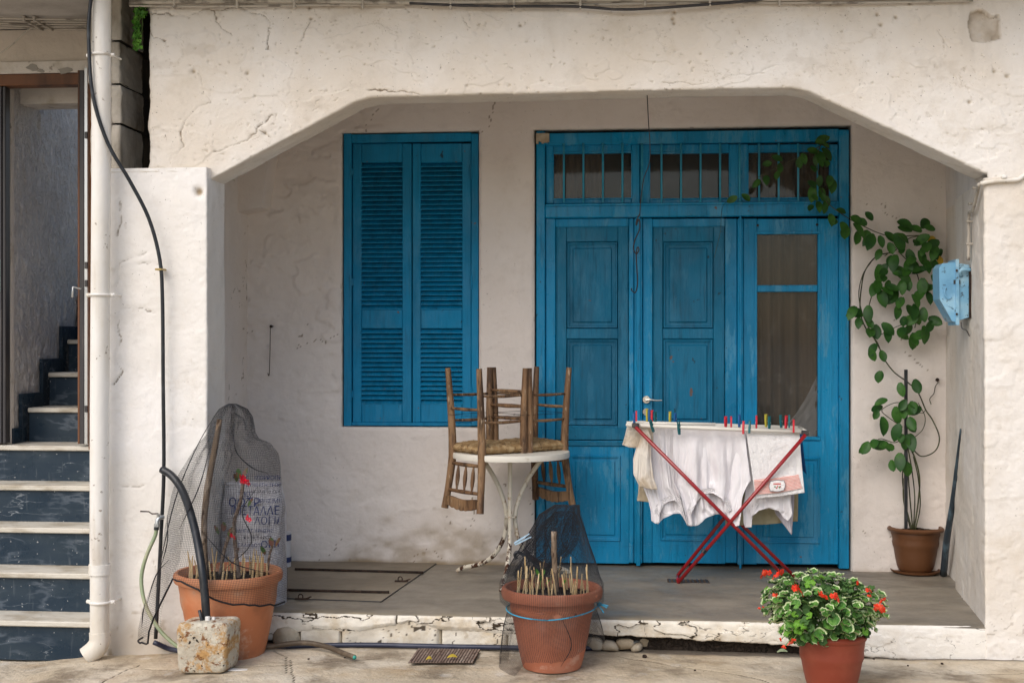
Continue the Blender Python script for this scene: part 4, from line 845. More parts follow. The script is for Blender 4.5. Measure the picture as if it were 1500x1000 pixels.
PD = G(1341, 834, FLOOR + .018); pD = pot_shape('flower_pot', 'brown pot on a saucer in the right corner holding a climbing plant', 'plant pot', PD, .160, .255, .094, m_terra4, .022, .026, (.62, .68, .9), pw=.62, soil=.015)
sa = MB().lathe([(0.001, 0), (.115, 0), (.138, .010), (.143, .022), (.138, .023), (.130, .012), (.001, .010)], PD - Vector((0, 0, .018)), 48).build('saucer', m_terra4, None, smooth=35)
tag(sa, 'brown plastic saucer under the corner pot', 'saucer')
# ------------------------------------------------------------------ skewers
rs = random.Random(5)
def skewers(c, R, z, n, where, grp, arc=None, hmin=.07, hmax=.15):
    meshes = [MB().tube([(0, 0, -.03), (.001, 0, .05), (0, .001, .1)], [.0042, .0038, .0022], 5).mesh('skewer', m_skew) for _ in range(1)]
    for i in range(n):
        a = 2 * math.pi * i / n + rs.uniform(-.12, .12); r = R * rs.uniform(.72, .98) * (.97 if i % 3 else .7); h = rs.uniform(hmin, hmax)
        o = link(meshes[0], 'skewer', None, (c[0] + r * math.cos(a), c[1] + r * math.sin(a), z), (rs.uniform(-.16, .16), rs.uniform(-.2, .2), 0), (1.15, 1.15, h * 10))
        tag(o, 'thin bamboo skewer stuck upright in the soil of ' + where, 'skewer', grp)
skewers(PA, .225, PA.z + .39, 38, 'the large pot by the left pillar', 'bamboo skewers round the large left pot', hmax=.125)
skewers(PB, .195, PB.z + .335, 34, 'the pot tied with blue twine', 'bamboo skewers round the twine-tied pot', hmin=.08, hmax=.165)
# ------------------------------------------------------------------ plants in the two net pots
def stick(name, pts, r, mat, label, cat): 
    o = MB().tube(pts, r, 12, smooth=5).build(name, mat, None, smooth=True)
    for v in o.data.vertices: v.co += v.normal * .003 * (float(fbm(np.array(v.co.x * 40 + v.co.y * 60), np.array(v.co.z * 30), 3)))
    return tag(o, label, cat)
yA = -.17
stick('wooden_stick', [P(322, 614, yA), P(313, 665, yA), P(304, 715, yA), P(299, 770, yA), P(302, 845, yA - .05)], [.013, .015, .016, .015, .014], m_bark, 'tall bare wooden stick standing in the large left pot under the net', 'stick')
stick('wooden_stick', [P(811.5, 778, -.33), P(812, 820, -.33), P(815, 868, -.33)], [.0135, .0125, .014], m_bark, 'short broken stick standing in the twine-tied pot', 'stick')
def leafmesh(name, w, l, mat, fold=.15, droop=.1, n=6, vein=None):
    vs = []; fs = []
    for i in range(n + 1):
        t = i / n; ww = w * math.sin(math.pi * min(1, t * .93 + .05)) ** .7 * .5 if i < n else .0008
        z = -droop * l * t * t
        vs += [(-ww, t * l, z + fold * ww), (0, t * l, z), (ww, t * l, z + fold * ww)]
    for i in range(n): fs += [(3 * i, 3 * i + 1, 3 * i + 4, 3 * i + 3), (3 * i + 1, 3 * i + 2, 3 * i + 5, 3 * i + 4)]
    return MB().add(vs, fs).mesh(name, mat, True)
def floret(mat, r=.012, n=5, name='flower', k=1):
    b = MB(); rr = random.Random(3)
    for j in range(k):
        c = Vector((0, 0, 0)) if j == 0 and k == 1 else Vector((rr.uniform(-1, 1), rr.uniform(-1, 1), rr.uniform(-.5, .8))) * r * 1.5
        tlt = Euler((rr.uniform(-.6, .6), rr.uniform(-.6, .6), rr.uniform(0, 6))).to_matrix()
        for i in range(n):
            a = 2 * math.pi * i / n; u = Vector((math.cos(a), math.sin(a), 0)); v = Vector((-math.sin(a), math.cos(a), 0)); p = [u * .1 * r, u * .5 * r + v * .42 * r, u * 1.0 * r + v * .40 * r + Vector((0, 0, .1 * r)), u * 1.15 * r + Vector((0, 0, .15 * r)), u * 1.0 * r - v * .40 * r + Vector((0, 0, .1 * r)), u * .5 * r - v * .42 * r]
            b.add([c + tlt @ q for q in p], [(0, 1, 2, 3, 4, 5)])
    return b.mesh(name, mat, False)
eu = thing('thorny_plant', 'thorny stemmed plant with red flowers in the large left pot', 'plant', P(345, 840, -.2))
def twig(pts, r, parent, mat=m_thorn, thorns=0):
    b = MB(); pp = catmull(pts, 5); b.tube(pp, r, 8)
    for i in range(thorns):
        q = pp[int(rs.random() * (len(pp) - 1))]; a = rs.uniform(0, 6.28); dr = Vector((math.cos(a), math.sin(a) * .6, .3)); b.tube([q, q + dr * .022], [.0022, .0004], 4)
    return b.build('stem', mat, parent)
twig([P(350, 845, -.22), P(345, 800, -.22), P(343, 765, -.22), P(352, 735, -.22), P(357, 700, -.22)], [.011, .010, .009, .009, .008], eu, thorns=34)
twig([P(322, 840, -.2), P(330, 800, -.2), P(343, 772, -.21)], [.009, .009, .007], eu, thorns=18)
twig([P(392, 835, -.2), P(395, 812, -.2), P(400, 796, -.2)], [.007, .006, .005], eu, thorns=14)
lm = leafmesh('leaf', .028, .05, M('crown_leaf', (.05, .10, .02), .5, .4, layers=(((.13, .05, .03), dict(s=30, d=2)),)))
for (a, b, r) in ((350, 700, (1.2, 0, .5)), (346, 705, (1.0, .3, .9)), (357, 698, (1.1, 0, -.4)), (327, 778, (1.3, .2, .7)), (320, 782, (1.1, 0, 1.2)), (335, 785, (1.2, 0, -.6)), (363, 742, (1.2, .3, -.9)), (398, 800, (1.1, 0, .5)), (404, 800, (1.1, 0, -.7)), (388, 812, (1.0, 0, 1.0)), (345, 815, (1.2, 0, -.5))): link(lm, 'leaf', eu, P(a, b, -.215) - woff(eu), r, 1.0)
fm = floret(m_petal2, .017, 5, k=3)
for (a, b) in ((360, 706), (354, 705), (341, 787 - 0), (364, 760)): link(fm, 'flower', eu, P(a, b, -.245) - woff(eu), (1.2, .3, a), (1.0 if b < 720 else .6))
sg = thing('seedling', 'small green seedling sprouting beside the stick in the twine-tied pot', 'seedling', P(790, 850, -.3))
b = MB().tube([P(791, 862, -.3), P(792, 848, -.3), P(790, 838, -.3)], .002, 5).build('stem', m_bud, sg)
lm2 = leafmesh('leaf', .02, .032, m_ivy)
for (a, c_, r) in ((788, 842, (1.2, 0, .8)), (795, 843, (1.2, 0, -.9)), (791, 850, (1.0, .4, .3)), (824, 857, (1.0, 0, -.8)), (800, 855, (.9, 0, -1.2))): link(lm2, 'leaf', sg, P(a, c_, -.3) - woff(sg), r)

# ------------------------------------------------------------------ netting
def net(name, Pos, wrap, mat, w_=.0011, keep=None):
    Nn = normals(Pos); E = []
    def edges(A, B, NA, NB, K=None):
        d = B - A; s = np.cross(NA, d); s = s / (np.linalg.norm(s, axis=-1, keepdims=True) + 1e-9) * w_
        q = np.stack([A - s, A + s, B + s, B - s], -2).reshape(-1, 4, 3)
        if K is not None: q = q[K.reshape(-1)]
        E.append(q)
    edges(Pos[:, :-1], Pos[:, 1:], Nn[:, :-1], Nn[:, 1:], None if keep is None else keep[:, :-1] & keep[:, 1:])
    A = Pos; B = np.roll(Pos, -1, 0); 
    if not wrap: A = A[:-1]; B = B[:-1]
    k2 = None
    if keep is not None:
        k2 = keep & np.roll(keep, -1, 0); k2 = k2 if wrap else k2[:-1]
    edges(A, B, Nn[:len(A)], Nn[:len(A)], k2)
    Q = np.concatenate(E); V = Q.reshape(-1, 3).astype(np.float32); n = len(Q)
    me = bpy.data.meshes.new(name); me.vertices.add(len(V)); me.vertices.foreach_set('co', V.ravel()); me.loops.add(n * 4); me.loops.foreach_set('vertex_index', np.arange(n * 4, dtype=np.int32))
    me.polygons.add(n); me.polygons.foreach_set('loop_start', np.arange(0, n * 4, 4, dtype=np.int32)); me.update(calc_edges=True); me.materials.append(mat)
    return me
def net_tent(rows, yc, nu, nv, fold, seed, dy0=0):
    """rows: (py, left px, right px, depth radius, y centre) from top to bottom"""
    v = np.linspace(0, 1, nv); py = np.array([r[0] for r in rows], float); tt = (py - py[0]) / (py[-1] - py[0])
    f = lambda k: np.interp(v, tt, [r[k] for r in rows])
    Ppy, Lx, Rx, Dr, Yc = f(0), f(1), f(2), f(3), f(4)
    a = np.linspace(0, 2 * math.pi, nu + 1)[:-1]; A, V = np.meshgrid(a, v, indexing='ij')
    out = np.zeros((nu, nv, 3))
    xl = np.array([P(l, p, y).x for l, p, y in zip(Lx, Ppy, Yc)]); xr = np.array([P(r_, p, y).x for r_, p, y in zip(Rx, Ppy, Yc)]); z = np.array([P(750, p, y).z for p, y in zip(Ppy, Yc)])
    ca = np.cos(A); sa = np.sin(A)
    fo = fold * (fbm(A * 1.9 + seed, V * 2.2, 4) * 2 + .5 * np.sin(A * 7 + 5 * fbm(V * 2, V * 0 + seed, 2)))
    fo = fo * (.35 + .65 * abs(sa)) ; edge_w = np.clip(V * 6, 0, 1)
    out[..., 0] = (xl + xr)[None] / 2 + (xr - xl)[None] / 2 * ca * (1 + 0 * fo) + .25 * fo * edge_w
    out[..., 1] = Yc[None] + Dr[None] * sa * np.clip(1 + fo * 3 * (Dr[None] < .245), .4, 1.5)
    out[..., 2] = z[None] + .010 * fbm(A * 3, V * 5 + seed, 3) * edge_w
    return out, A, V
rows = [(593, 334, 346, .01, -.12), (600, 322, 362, .04, -.12), (612, 314, 370, .06, -.12), (636, 306, 374, .08, -.12), (646, 298, 380, .09, -.12), (652, 293, 396, .11, -.12), (668, 282, 407, .13, -.13), (700, 262, 410, .16, -.15), (750, 249, 414, .19, -.17), (800, 244, 416, .23, -.18), (835, 240, 417, .28, -.19), (860, 231, 418, .29, -.19), (890, 218, 419, .29, -.19), (925, 210, 419, .29, -.2), (948, 212, 419, .29, -.2)]
NP, A, V = net_tent(rows, -.1, 176, 138, .085, 3)
KU, KV = 176 / 150, 138 / 118
NP[..., 0] += .012 * (fbm(V * 9, np.cos(A) * 3 + 5, 3) * 2) * np.clip(V * 5, 0, 1)
# sheet ends: front right ends just below the rim, left side reaches the ground
front = np.sin(A) < .25; ang = np.arctan2(np.sin(A), np.cos(A))
vrim = np.interp((np.cos(A) + 1) / 2, [0, .12, .25, .45, .7, 1], [1, .985, .70, .74, .80, .83])
keep = (V < np.where(np.sin(A) < .35, vrim, .84 + .16 * (np.cos(A) < -.2)))
me = net('garden_net', NP, True, m_net, w_=.00052, keep=keep); gn = link(me, 'garden_net'); tag(gn, 'black garden netting draped like a hood over the large left pot and its plant', 'netting')
# folded hem and gathered creases
def hemline(idx, r=.0045):
    pts = [];
    for i in idx:
        i = int(i) % 176; ks = np.where(keep[i])[0]; pts.append(Vector(NP[i, ks[-1]]))
    return MB().tube(pts, r, 6)
hemline(range(88, 176, 2)).build('hem', m_hem, gn, smooth=True)
cp = MB()
for (seq) in ([(74, 3), (77, 20), (72, 45), (76, 70), (74, 92)], [(120, 8), (118, 22), (128, 30), (138, 34)], [(100, 20), (104, 40), (98, 60)], [(132, 40), (126, 52), (130, 66), (120, 78)], [(84, 55), (90, 66), (86, 80)], [(110, 62), (122, 74), (134, 80)], [(94, 75), (82, 84), (76, 100)], [(84, 97), (78, 104), (76, 112)]):
    pts = [Vector(NP[int(i * KU) % 176, min(137, int(j * KV))]) + Vector((0, -.004, 0)) for i, j in seq]; cp.tube(pts, [.0008, .0028, .0030, .0008], 5, smooth=5)
cp.build('crease', m_hem, gn, smooth=True)
# second, doubled layer inside (folds read darker)
rows2 = [(r[0] + 14, r[1] * .62 + r[2] * .38, r[2] * .9 + r[1] * .1, r[3] * .7, r[4]) for r in rows[:10]]
NP2, A2, V2 = net_tent(rows2, -.1, 100, 84, .2, 9); me = net('net_fold', NP2, True, m_net, w_=.0005, keep=(V2 < .93) & (np.sin(A2) < .1) & (fbm(A2 * 2, V2 * 4, 3) > .09)); link(me, 'net_fold', gn)
# net of the front pot: cone hanging from the chair back down round the pot, tied, then a skirt
rows = [(738, 812, 849, .01, .34), (752, 790, 850, .03, .26), (770, 781, 855, .06, .16), (795, 766, 863, .10, .02), (820, 752, 872, .16, -.12), (842, 740, 879, .23, -.27), (852, 733, 884, .256, -.32), (878, 733, 884, .256, -.32), (889, 745, 873, .212, -.32), (905, 742, 878, .225, -.32), (935, 736, 886, .23, -.32), (960, 733, 876, .22, -.32), (983, 732, 850, .20, -.32)]
NQ, A, V = net_tent(rows, -.3, 168, 156, .05, 21)
hang = np.interp((np.cos(A) + 1) / 2, [0, .1, .22, .3, .75, .92, .97, 1], [1, 1, .97, .88, .86, .74, .80, .83]) + .03 * fbm(A * 5, A * 0, 3)
keepq = V < np.where(np.sin(A) < .5, hang, .80)
me = net('garden_net', NQ, True, m_net, w_=.0006, keep=keepq); gq = link(me, 'garden_net'); tag(gq, 'black netting rising like a cone from the twine-tied pot to the hanging chair back', 'netting')
cp = MB()
for seq in ([(70, 6), (68, 22), (72, 40), (70, 60)], [(0, 4), (1, 25), (0, 45), (139, 66)], [(100, 8), (96, 22), (104, 36), (100, 50)], [(88, 24), (80, 34), (74, 44)], [(68, 80), (72, 98), (69, 128)], [(112, 80), (115, 100), (112, 116)], [(2, 80), (1, 90), (3, 100)], [(115, 12), (110, 26), (120, 40)]):
    cp.tube([Vector(NQ[int(i * 1.2) % 168, int(j * 1.2)]) + Vector((0, -.003, 0)) for i, j in seq], [.0006, .0022, .0022, .0006], 5, smooth=5)
cp.build('crease', m_hem, gq, smooth=True)
NQ2, A2, V2 = net_tent([(748, 812, 842, .02, .30), (775, 792, 842, .04, .15), (800, 776, 835, .06, 0), (825, 768, 815, .08, -.12), (845, 760, 800, .1, -.2)], -.1, 60, 50, .3, 5); link(net('net_fold', NQ2, True, m_net, w_=.0009), 'net_fold', gq)
# twine
tw = thing('twine', 'light blue twine tied round the pot below its rim', 'twine', PB + Vector((0, 0, .28)))
zt = .272; pts = [(PB.x + .214 * math.cos(a), PB.y + .214 * math.sin(a), zt + .010 * math.cos(a) + .010 * abs(math.cos(a)) - .012 * (math.sin(a) < 0) * abs(math.sin(a))) for a in np.linspace(-.05, 2 * math.pi - .05, 50)]
MB().tube(pts, .0032, 6).build('loop', m_twine, tw, smooth=True)
k = Vector(pts[0]); kb = MB()
for e in ((.02, -.02, .012), (.045, -.03, -.004), (.03, -.025, -.03), (.012, -.03, .018), (.05, -.03, .004)): kb.tube([k, k + Vector(e) * .5 + Vector((0, -.004, .006)), k + Vector(e)], .003, 5, smooth=3)
kb.build('knot', m_twine, tw, smooth=True)
# pale blue peg on the net
def peg(loc, rot, mat, label, grp=None, sc=1):
    global PEGM
    t = thing('clothes_peg', label, 'clothes peg', loc, grp, rot)
    link(PEGA[mat], 'jaw', t, (0, 0, 0), None, sc); link(PEGA[mat], 'jaw', t, (0, 0, 0), (0, 0, math.pi), sc); link(PEGS, 'spring', t, (0, 0, 0), None, sc)
    return t
def pegmesh(m): 
    return MB().prism([(.0015, -.036), (.006, -.034), (.0085, 0), (.0075, .03), (.010, .036), (.006, .037), (.0028, .01), (.0012, -.01)], -.0048, .0048, 1).mesh('jaw', m)
PEGA = {k: pegmesh(v) for k, v in PEG.items()}; PEGA['pale'] = pegmesh(m_peglb)
PEGS = MB().tube([(0.007 * math.cos(a), -.006 + .0012 * a, .006 * math.sin(a) - .004) for a in np.linspace(0, 9.4, 18)], .0011, 5).mesh('spring', m_silver)
peg(P(765, 790, -.02), (.2, 1.05, .2), 'pale', 'pale blue clothes peg clipped to the netting under the chairs', sc=1.25)
hk = MB().tube([P(757, 818, -.02), P(754, 812, -.02), P(758, 808, -.02), P(768, 813, -.02), P(780, 822, -.04), P(792, 832, -.08)], .008, 8, smooth=4).build('black_tube_hook', m_black, None, smooth=True); tag(hk, 'bent black tube poking out of the netting behind the twine-tied pot', 'tube')

# ------------------------------------------------------------------ rusty block
c = P(306, 955, -.52); bm = bmesh.new(); bmesh.ops.create_cube(bm, size=2); bmesh.ops.subdivide_edges(bm, edges=bm.edges, cuts=26, use_grid_fill=True)
for v in bm.verts:
    q = v.co.copy(); s = Vector(); 
    n_ = (abs(q.x) ** 9 + abs(q.y) ** 9 + abs(q.z) ** 9) ** (1 / 9); q /= n_
    tw_ = 1 - .05 * (q.z < 0) * abs(q.z) + .02 * q.z
    nf = 1 + .05 * float(fbm(np.array(q.x * 2 + q.y), np.array(q.z * 2 + q.y * .5), 4)) + .02 * float(fbm(np.array(q.x * 9 + q.y * 3), np.array(q.z * 9 + 4), 2))
    v.co = Vector((q.x * .126 * tw_ * nf, q.y * .085 * nf, q.z * .118 * nf + .008 * q.x))
me = bpy.data.meshes.new('block_body'); bm.to_mesh(me); bm.free(); me.materials.append(m_can); me.polygons.foreach_set('use_smooth', [True] * len(me.polygons))
rb = thing('rusty_block', 'small rust-stained white block weighing down the thick black pipe', 'block', (c.x, c.y, gz(c.x) + .122), rot=(0, .02, -.12))
link(me, 'block_body', rb); 
fo = MB(); fo.box((-.01, -.03, .106), (.012, -.012, .136), .004).box((.014, -.01, .108), (.030, .004, .130), .003); fo.build('torn_tape', m_foil, rb, local=True)
cable('pipe_stub', [P(292, 893, -.55), P(295, 906, -.55), P(298, 918, -.55)], .008, m_black, 'short cut black tube sticking out beside the thick pipe on the rusty block', 'tube', smooth=0)
o = MB().box((c.x + .10, c.y - .03, gz(c.x) + .006), (c.x + .19, c.y + .005, gz(c.x) + .014), .002).build('tile_shard', m_foil, None); tag(o, 'grey tile shard under the right corner of the rusty block', 'shard')
# ------------------------------------------------------------------ sack and tin
def ztop(x): return 0
SX = PX(372, .2); SY = .20; sk = thing('feed_sack', 'white woven sack printed in blue, standing behind the netted pot', 'sack', (SX, SY, FLOOR))
SW, SD, SH = .165, .11, .62
def sack_y(u, s): return -SD * np.sqrt(np.clip(1 - abs(u) ** 3.0, 0, 1)) * (1 - .35 * s ** 3)
a = np.linspace(0, 2 * math.pi, 121)[:-1]; s = np.linspace(0, 1, 70); A, S = np.meshgrid(a, s, indexing='ij')
ex = lambda t, p: np.sign(t) * abs(t) ** p
wr = .018 * fbm(A * 2.2, S * 6, 4) + .006 * fbm(A * 8, S * 16, 3)
rad = (1 - .10 * sm(.8, 1, S)); X = SX + SW * ex(np.cos(A), .66) * rad * (1 + wr * 2); Y = SY + SD * ex(np.sin(A), .66) * (1 - .55 * S ** 4) + wr; Z = FLOOR + SH * S + .01 * fbm(A * 2, S, 2)
link(gridmesh('sack_body', np.stack([X, Y, Z], -1), m_sack, wrap=True, off=woff(sk)), 'sack_body', sk)
MB().box((SX - SW * .84, SY - .045, FLOOR + SH - .014), (SX + SW * .84, SY + .045, FLOOR + SH + .012), .012).build('folded_top', m_sack, sk)
def text_mesh(txt, size, mat, ext=0.0, align='CENTER'):
    cu = bpy.data.curves.new('t', 'FONT'); cu.body = txt; cu.size = size; cu.align_x = align; cu.extrude = ext
    o = bpy.data.objects.new('t', cu); COL.objects.link(o); dg = bpy.context.evaluated_depsgraph_get(); me = bpy.data.meshes.new_from_object(o.evaluated_get(dg)); bpy.data.objects.remove(o)
    me.materials.clear(); me.materials.append(mat); return me
def sack_text(txt, px, py, hpx, mat=m_ink, sx=1.0, tilt=0):
    me = text_mesh(txt, hpx / 265 * 1.35, mat); q = P(px, py, SY - SD)
    for v in me.vertices:
        x = q.x + v.co.x * sx; z = q.z + v.co.y + tilt * v.co.x; u = (x - SX) / SW; s_ = (z - FLOOR) / SH
        u = max(-.93, min(.93, u)); x = SX + u * SW
        # match the superellipse front
        cosv = abs(u) ** (1 / .66); sinv = math.sqrt(max(0, 1 - cosv * cosv)); y = SY - SD * sinv ** .66 * (1 - .55 * max(0, s_) ** 4) - .016
        v.co = Vector((x, y, z)) - woff(sk)
    link(me, 'printed_text', sk)
sack_text('Ζωο', 346, 702, 8); sack_text('ΙΣΟΡΡΟΠΗ', 388, 704, 5.5); sack_text('ΣΥΝΘΕΣΗ ΤΡΟΦΗ', 385, 714, 4.5); sack_text('για όλα τα ζώα', 385, 723, 4.5, m_ink2)
sack_text('ΒΙΟ', 356, 728, 7); sack_text('ΟΟΤΡ', 356, 742, 12); sack_text('ΧΡΗΣΙΜΗ', 392, 737, 5.5); sack_text('ΙΜΕΤΑΛΛΕ', 372, 754, 12, sx=.82); sack_text('ΛΟΓΙΑ', 392, 768, 11, sx=.85)
sack_text('ΟΔΗΓΙΕΣ ΧΡΗΣΗΣ', 372, 779, 4.5); sack_text('ΚΑΤΑ ΒΑΡΟΣ', 378, 789, 4.5, m_ink2); sack_text('ΕΛΛΑΔΟΣ', 366, 800, 5); sack_text('ΟΠΗ', 398, 802, 10)
tn = thing('tin_can', 'white and navy tin can standing behind the netted pot against the wall', 'can', P(417, 815, 1.05) * 1.0); c = G(415, 826, FLOOR); c = Vector((PX(414, 1.25), 1.25, FLOOR)); tn.location = c
r_ = .05; MB().lathe([(0.001, .0), (r_, 0), (r_, .17), (r_ + .001, .215), (.001, .212)], c, 30).build('can_body', m_tinw, tn, smooth=35)
MB().lathe([(r_ + .002, .165), (r_ + .003, .166), (r_ + .003, .20), (r_ + .001, .202)], c, 30).lathe([(r_ + .002, .035), (r_ + .003, .036), (r_ + .003, .065), (r_ + .001, .066)], c, 30).build('label_band', m_tinb, tn, smooth=35)
# ------------------------------------------------------------------ table
TC = Vector((PX(748, .98), .98, FLOOR)); TH_ = .735
tb = thing('round_table', 'round cream metal table with curved rusty legs, loaded with two upturned chairs', 'table', TC)
R = .335
MB().lathe([(.001, TH_ - .022), (R - .03, TH_ - .022), (R - .012, TH_ - .034), (R, TH_ - .034), (R + .003, TH_ - .018), (R, TH_ - .001), (R - .02, TH_), (.001, TH_)], TC, 72).build('tabletop', m_tabletop, tb, smooth=30)
for a in (32, 150, 268):
    u = Vector((math.cos(math.radians(a)), math.sin(math.radians(a)), 0)); pr_ = [(.235, TH_ - .03), (.17, TH_ - .09), (.09, TH_ - .2), (.035, TH_ - .33), (.030, TH_ - .42), (.055, .22), (.13, .12), (.23, .065), (.33, .038), (.385, .012)]
    if a == 268: pr_ = [(.03, TH_ - .03), (.03, .5), (.03, .30), (.05, .20), (.12, .12), (.22, .065), (.32, .038), (.385, .012)]
    o = MB().tube([TC + u * r_ + Vector((0, 0, z)) for r_, z in pr_], .0130, 12, smooth=6).build('leg', m_table, tb, smooth=True)
    at = o.data.attributes.new('rust', 'FLOAT', 'POINT'); at.data.foreach_set('value', [float(np.clip(1.0 - (v.co.z - .05) / .35, 0, 1)) for v in o.data.vertices])
o = MB().tube([TC + Vector((.03 * math.cos(t), .03 * math.sin(t), .36)) for t in np.linspace(0, 6.28, 18)], .006, 6).build('ring', m_table, tb, smooth=True)
# ------------------------------------------------------------------ chairs
def build_chair(label):
    t = thing('rush_chair', label, 'chair', group='two upturned rush chairs on the table')
    bw, fw, dp_ = .140, .162, .138
    P_ = {}
    for s in (-1, 1):
        pts = [(s * (bw + .010), -dp_ - .026, .0), (s * (bw + .004), -dp_ - .010, .22), (s * bw, -dp_, .45), (s * (bw + .006), -dp_ - .006, .565), (s * (bw + .018), -dp_ - .020, .69), (s * (bw + .030), -dp_ - .034, .79)]
        MB().tube(pts, [.016, .020, .0235, .022, .0195, .0205], 10, smooth=4).build('leg', m_wood, t, smooth=45, local=True)
        MB().tube([(s * (fw + .006), dp_ + .006, 0), (s * fw, dp_, .25), (s * (fw - .002), dp_, .475)], [.016, .021, .023], 10, smooth=4).build('leg', m_wood, t, smooth=45, local=True)
        for z, r in ((.15, .0075), (.295, .0075)):
            MB().tube([(s * (bw + .006), -dp_ - .012, z), (s * (bw + fw) / 2 + s * .002, 0, z + .004), (s * fw, dp_, z)], [r * .8, r * 1.2, r * .8], 8, smooth=3).build('rung', m_wood, t, smooth=True, local=True)
    for z, r, h in ((.13, .007, 0), (.215, .009, 1), (.285, .007, 0)):
        MB().tube([(-fw, dp_, z), (0, dp_, z + .002), (fw, dp_, z)], [r * .8, r * 1.25, r * .8], 8, smooth=3).build('rung', m_wood, t, smooth=True, local=True)
    MB().tube([(-bw, -dp_ - .018, .225), (0, -dp_ - .018, .228), (bw, -dp_ - .018, .225)], [.007, .010, .007], 8, smooth=3).build('rung', m_wood, t, smooth=True, local=True)
    wz = .262; MB().tube([(-bw, -dp_ - .03, wz), (bw, -dp_ - .03, wz), (fw + .018, dp_ + .018, wz), (-fw - .018, dp_ + .018, wz), (-bw - .02, -dp_ - .02, wz)], .0014, 4).build('wire', m_wire, t, local=True)
    for z, y, bb in ((.535, -dp_ - .005, bw + .004), (.685, -dp_ - .020, bw + .017)): MB().tube([(-bb, y, z), (0, y, z + .002), (bb, y, z)], [.0095, .012, .0095], 10, smooth=3).build('rail', m_wood, t, smooth=True, local=True)
    for x in (-.072, 0, .072):
        MB().tube([(x, -dp_ - .006 - .014 * k, .54 + .142 * k) for k in np.linspace(0, 1, 9)], [.005, .0065, .010, .0115, .0122, .0115, .010, .0065, .005], 10).build('spindle', m_wood, t, smooth=True, local=True)
    n = 22; xs = np.linspace(-bw - .026, bw + .026, n); top = [(x, .762 + .026 * math.cos(x / bw * 1.4) + .004 * math.cos(x / bw * 19)) for x in xs]; bot = [(x, .722 + .006 * math.cos(x / bw * 3)) for x in xs[::-1]]
    cr_ = MB(); poly = top + bot; cr_.prism(poly, -dp_ - .043, -dp_ - .022); cr_.build('crest_rail', m_wood, t, local=True)
    # rush seat: strands run parallel to the nearest edge
    g = np.linspace(-1, 1, 84); U, V = np.meshgrid(g, g, indexing='ij'); out = []
    wx = fw - .0 * V; WX = (bw + (fw - bw) * (V + 1) / 2) + .012; XX = U * WX; YY = V * (dp_ + .012)
    strand = np.where(abs(U) > abs(V), np.cos(XX * 2 * math.pi / .0075), np.cos(YY * 2 * math.pi / .0075)); r4 = np.clip(1 - np.maximum(abs(U), abs(V)) ** 5, 0, 1) ** .5
    dome = .012 * (1 - np.maximum(abs(U), abs(V)))
    for sg_ in (1, -1):
        zz = .448 + sg_ * (.030 * r4 + dome * .5 + (.0034 * strand * (.4 + 1.6 * vnoise(XX * 40, YY * 40)) + .010 * fbm(XX * 45, YY * 45 + sg_, 4)) * np.clip(r4 * 2, 0, 1)); out.append(np.stack([XX, YY, zz], -1))
    mA = gridmesh('seat', np.concatenate([out[0], out[1][::-1]], 0), m_rush); link(mA, 'seat', t)
    hs = MB(); rr = random.Random(8)
    for k in range(110):
        a = rr.choice((0, 1)); u = rr.uniform(-.15, .15); e = Vector((u, -dp_ - .012, .455)) if a else Vector(((bw + .01) * rr.choice((-1, 1)), u, .455)); dr = Vector((rr.uniform(-1, 1), rr.uniform(-1, 1), rr.uniform(-.9, .1))) * .02
        hs.tube([e, e + dr], [.0016, .0004], 4)
    hs.build('loose_straw', m_rush, t, local=True)
    return t
chL = build_chair('left upturned rush-seated wooden chair, backrest hanging over the left edge of the table')
def copy_tree(o, parent=None):
    c = o.copy(); COL.objects.link(c); c.parent = parent
    for ch in o.children: copy_tree(ch, c)
    return c
chR = copy_tree(chL); chR['label'] = 'right upturned rush-seated wooden chair, backrest hanging in front of the blue door'
# upside down: rotate about X by pi, then yaw. Seat underside height .475 above the table
for ch, (dx, dy), yaw in ((chL, (-.124, -.105), math.radians(133)), (chR, (.106, .108), math.radians(-47))):
    ch.rotation_euler = (math.pi, 0, yaw); ch.location = (TC.x + dx, TC.y + dy, FLOOR + TH_ + .475)

# ------------------------------------------------------------------ drying rack
YF, YR = .86, 1.24
rk = thing('drying_rack', 'folding clothes drying rack with white top frame and crossed red legs', 'drying rack', (PX(1060, 1.0), 1.0, FLOOR))
fl0, fl1 = P(919, 622, YF), P(1183, 633, YF); zr = (fl0.z + fl1.z) / 2
TL, TR = Vector((fl0.x, YF, fl0.z)), Vector((fl1.x, YF, fl1.z)); BLk, BR = TL + Vector((.02, YR - YF, .0)), TR + Vector((.0, YR - YF, .0))
BLk.z = PZ(618, YR, 930); BR.z = PZ(626, YR, 1170)
MB().tube([TL, TR], .0105, 10).tube([BLk, BR], .0095, 10).build('side_rail', m_alu, rk, smooth=True)
MB().tube([TL, BLk], .0095, 10).build('end_rail', m_alu, rk, smooth=True); MB().tube([TR, BR], .0095, 10).build('end_rail', m_alu, rk, smooth=True)
for k in range(1, 9):
    t = k / 9; MB().tube([TL.lerp(BLk, t), TR.lerp(BR, t)], .0024, 6).build('line', m_alu, rk, smooth=True)
mid = P(1048, 619, YF + .1); MB().tube([P(918, 619, YF + .05), P(1048, 621, YF + .05)], .0085, 10).build('side_rail', m_alu, rk, smooth=True)
LF = G(994, 850, FLOOR + .008); RF = G(1160, 853, FLOOR + .008)
a0 = TL + Vector((.045, -.022, -.01)); b0 = TR + Vector((-.015, -.022, -.01)); LF.y -= .05; RF.y -= .05; LF = Vector((P(994, 850, LF.y).x, LF.y, FLOOR + .01)); RF = Vector((P(1160, 850, RF.y).x, RF.y, FLOOR + .01))
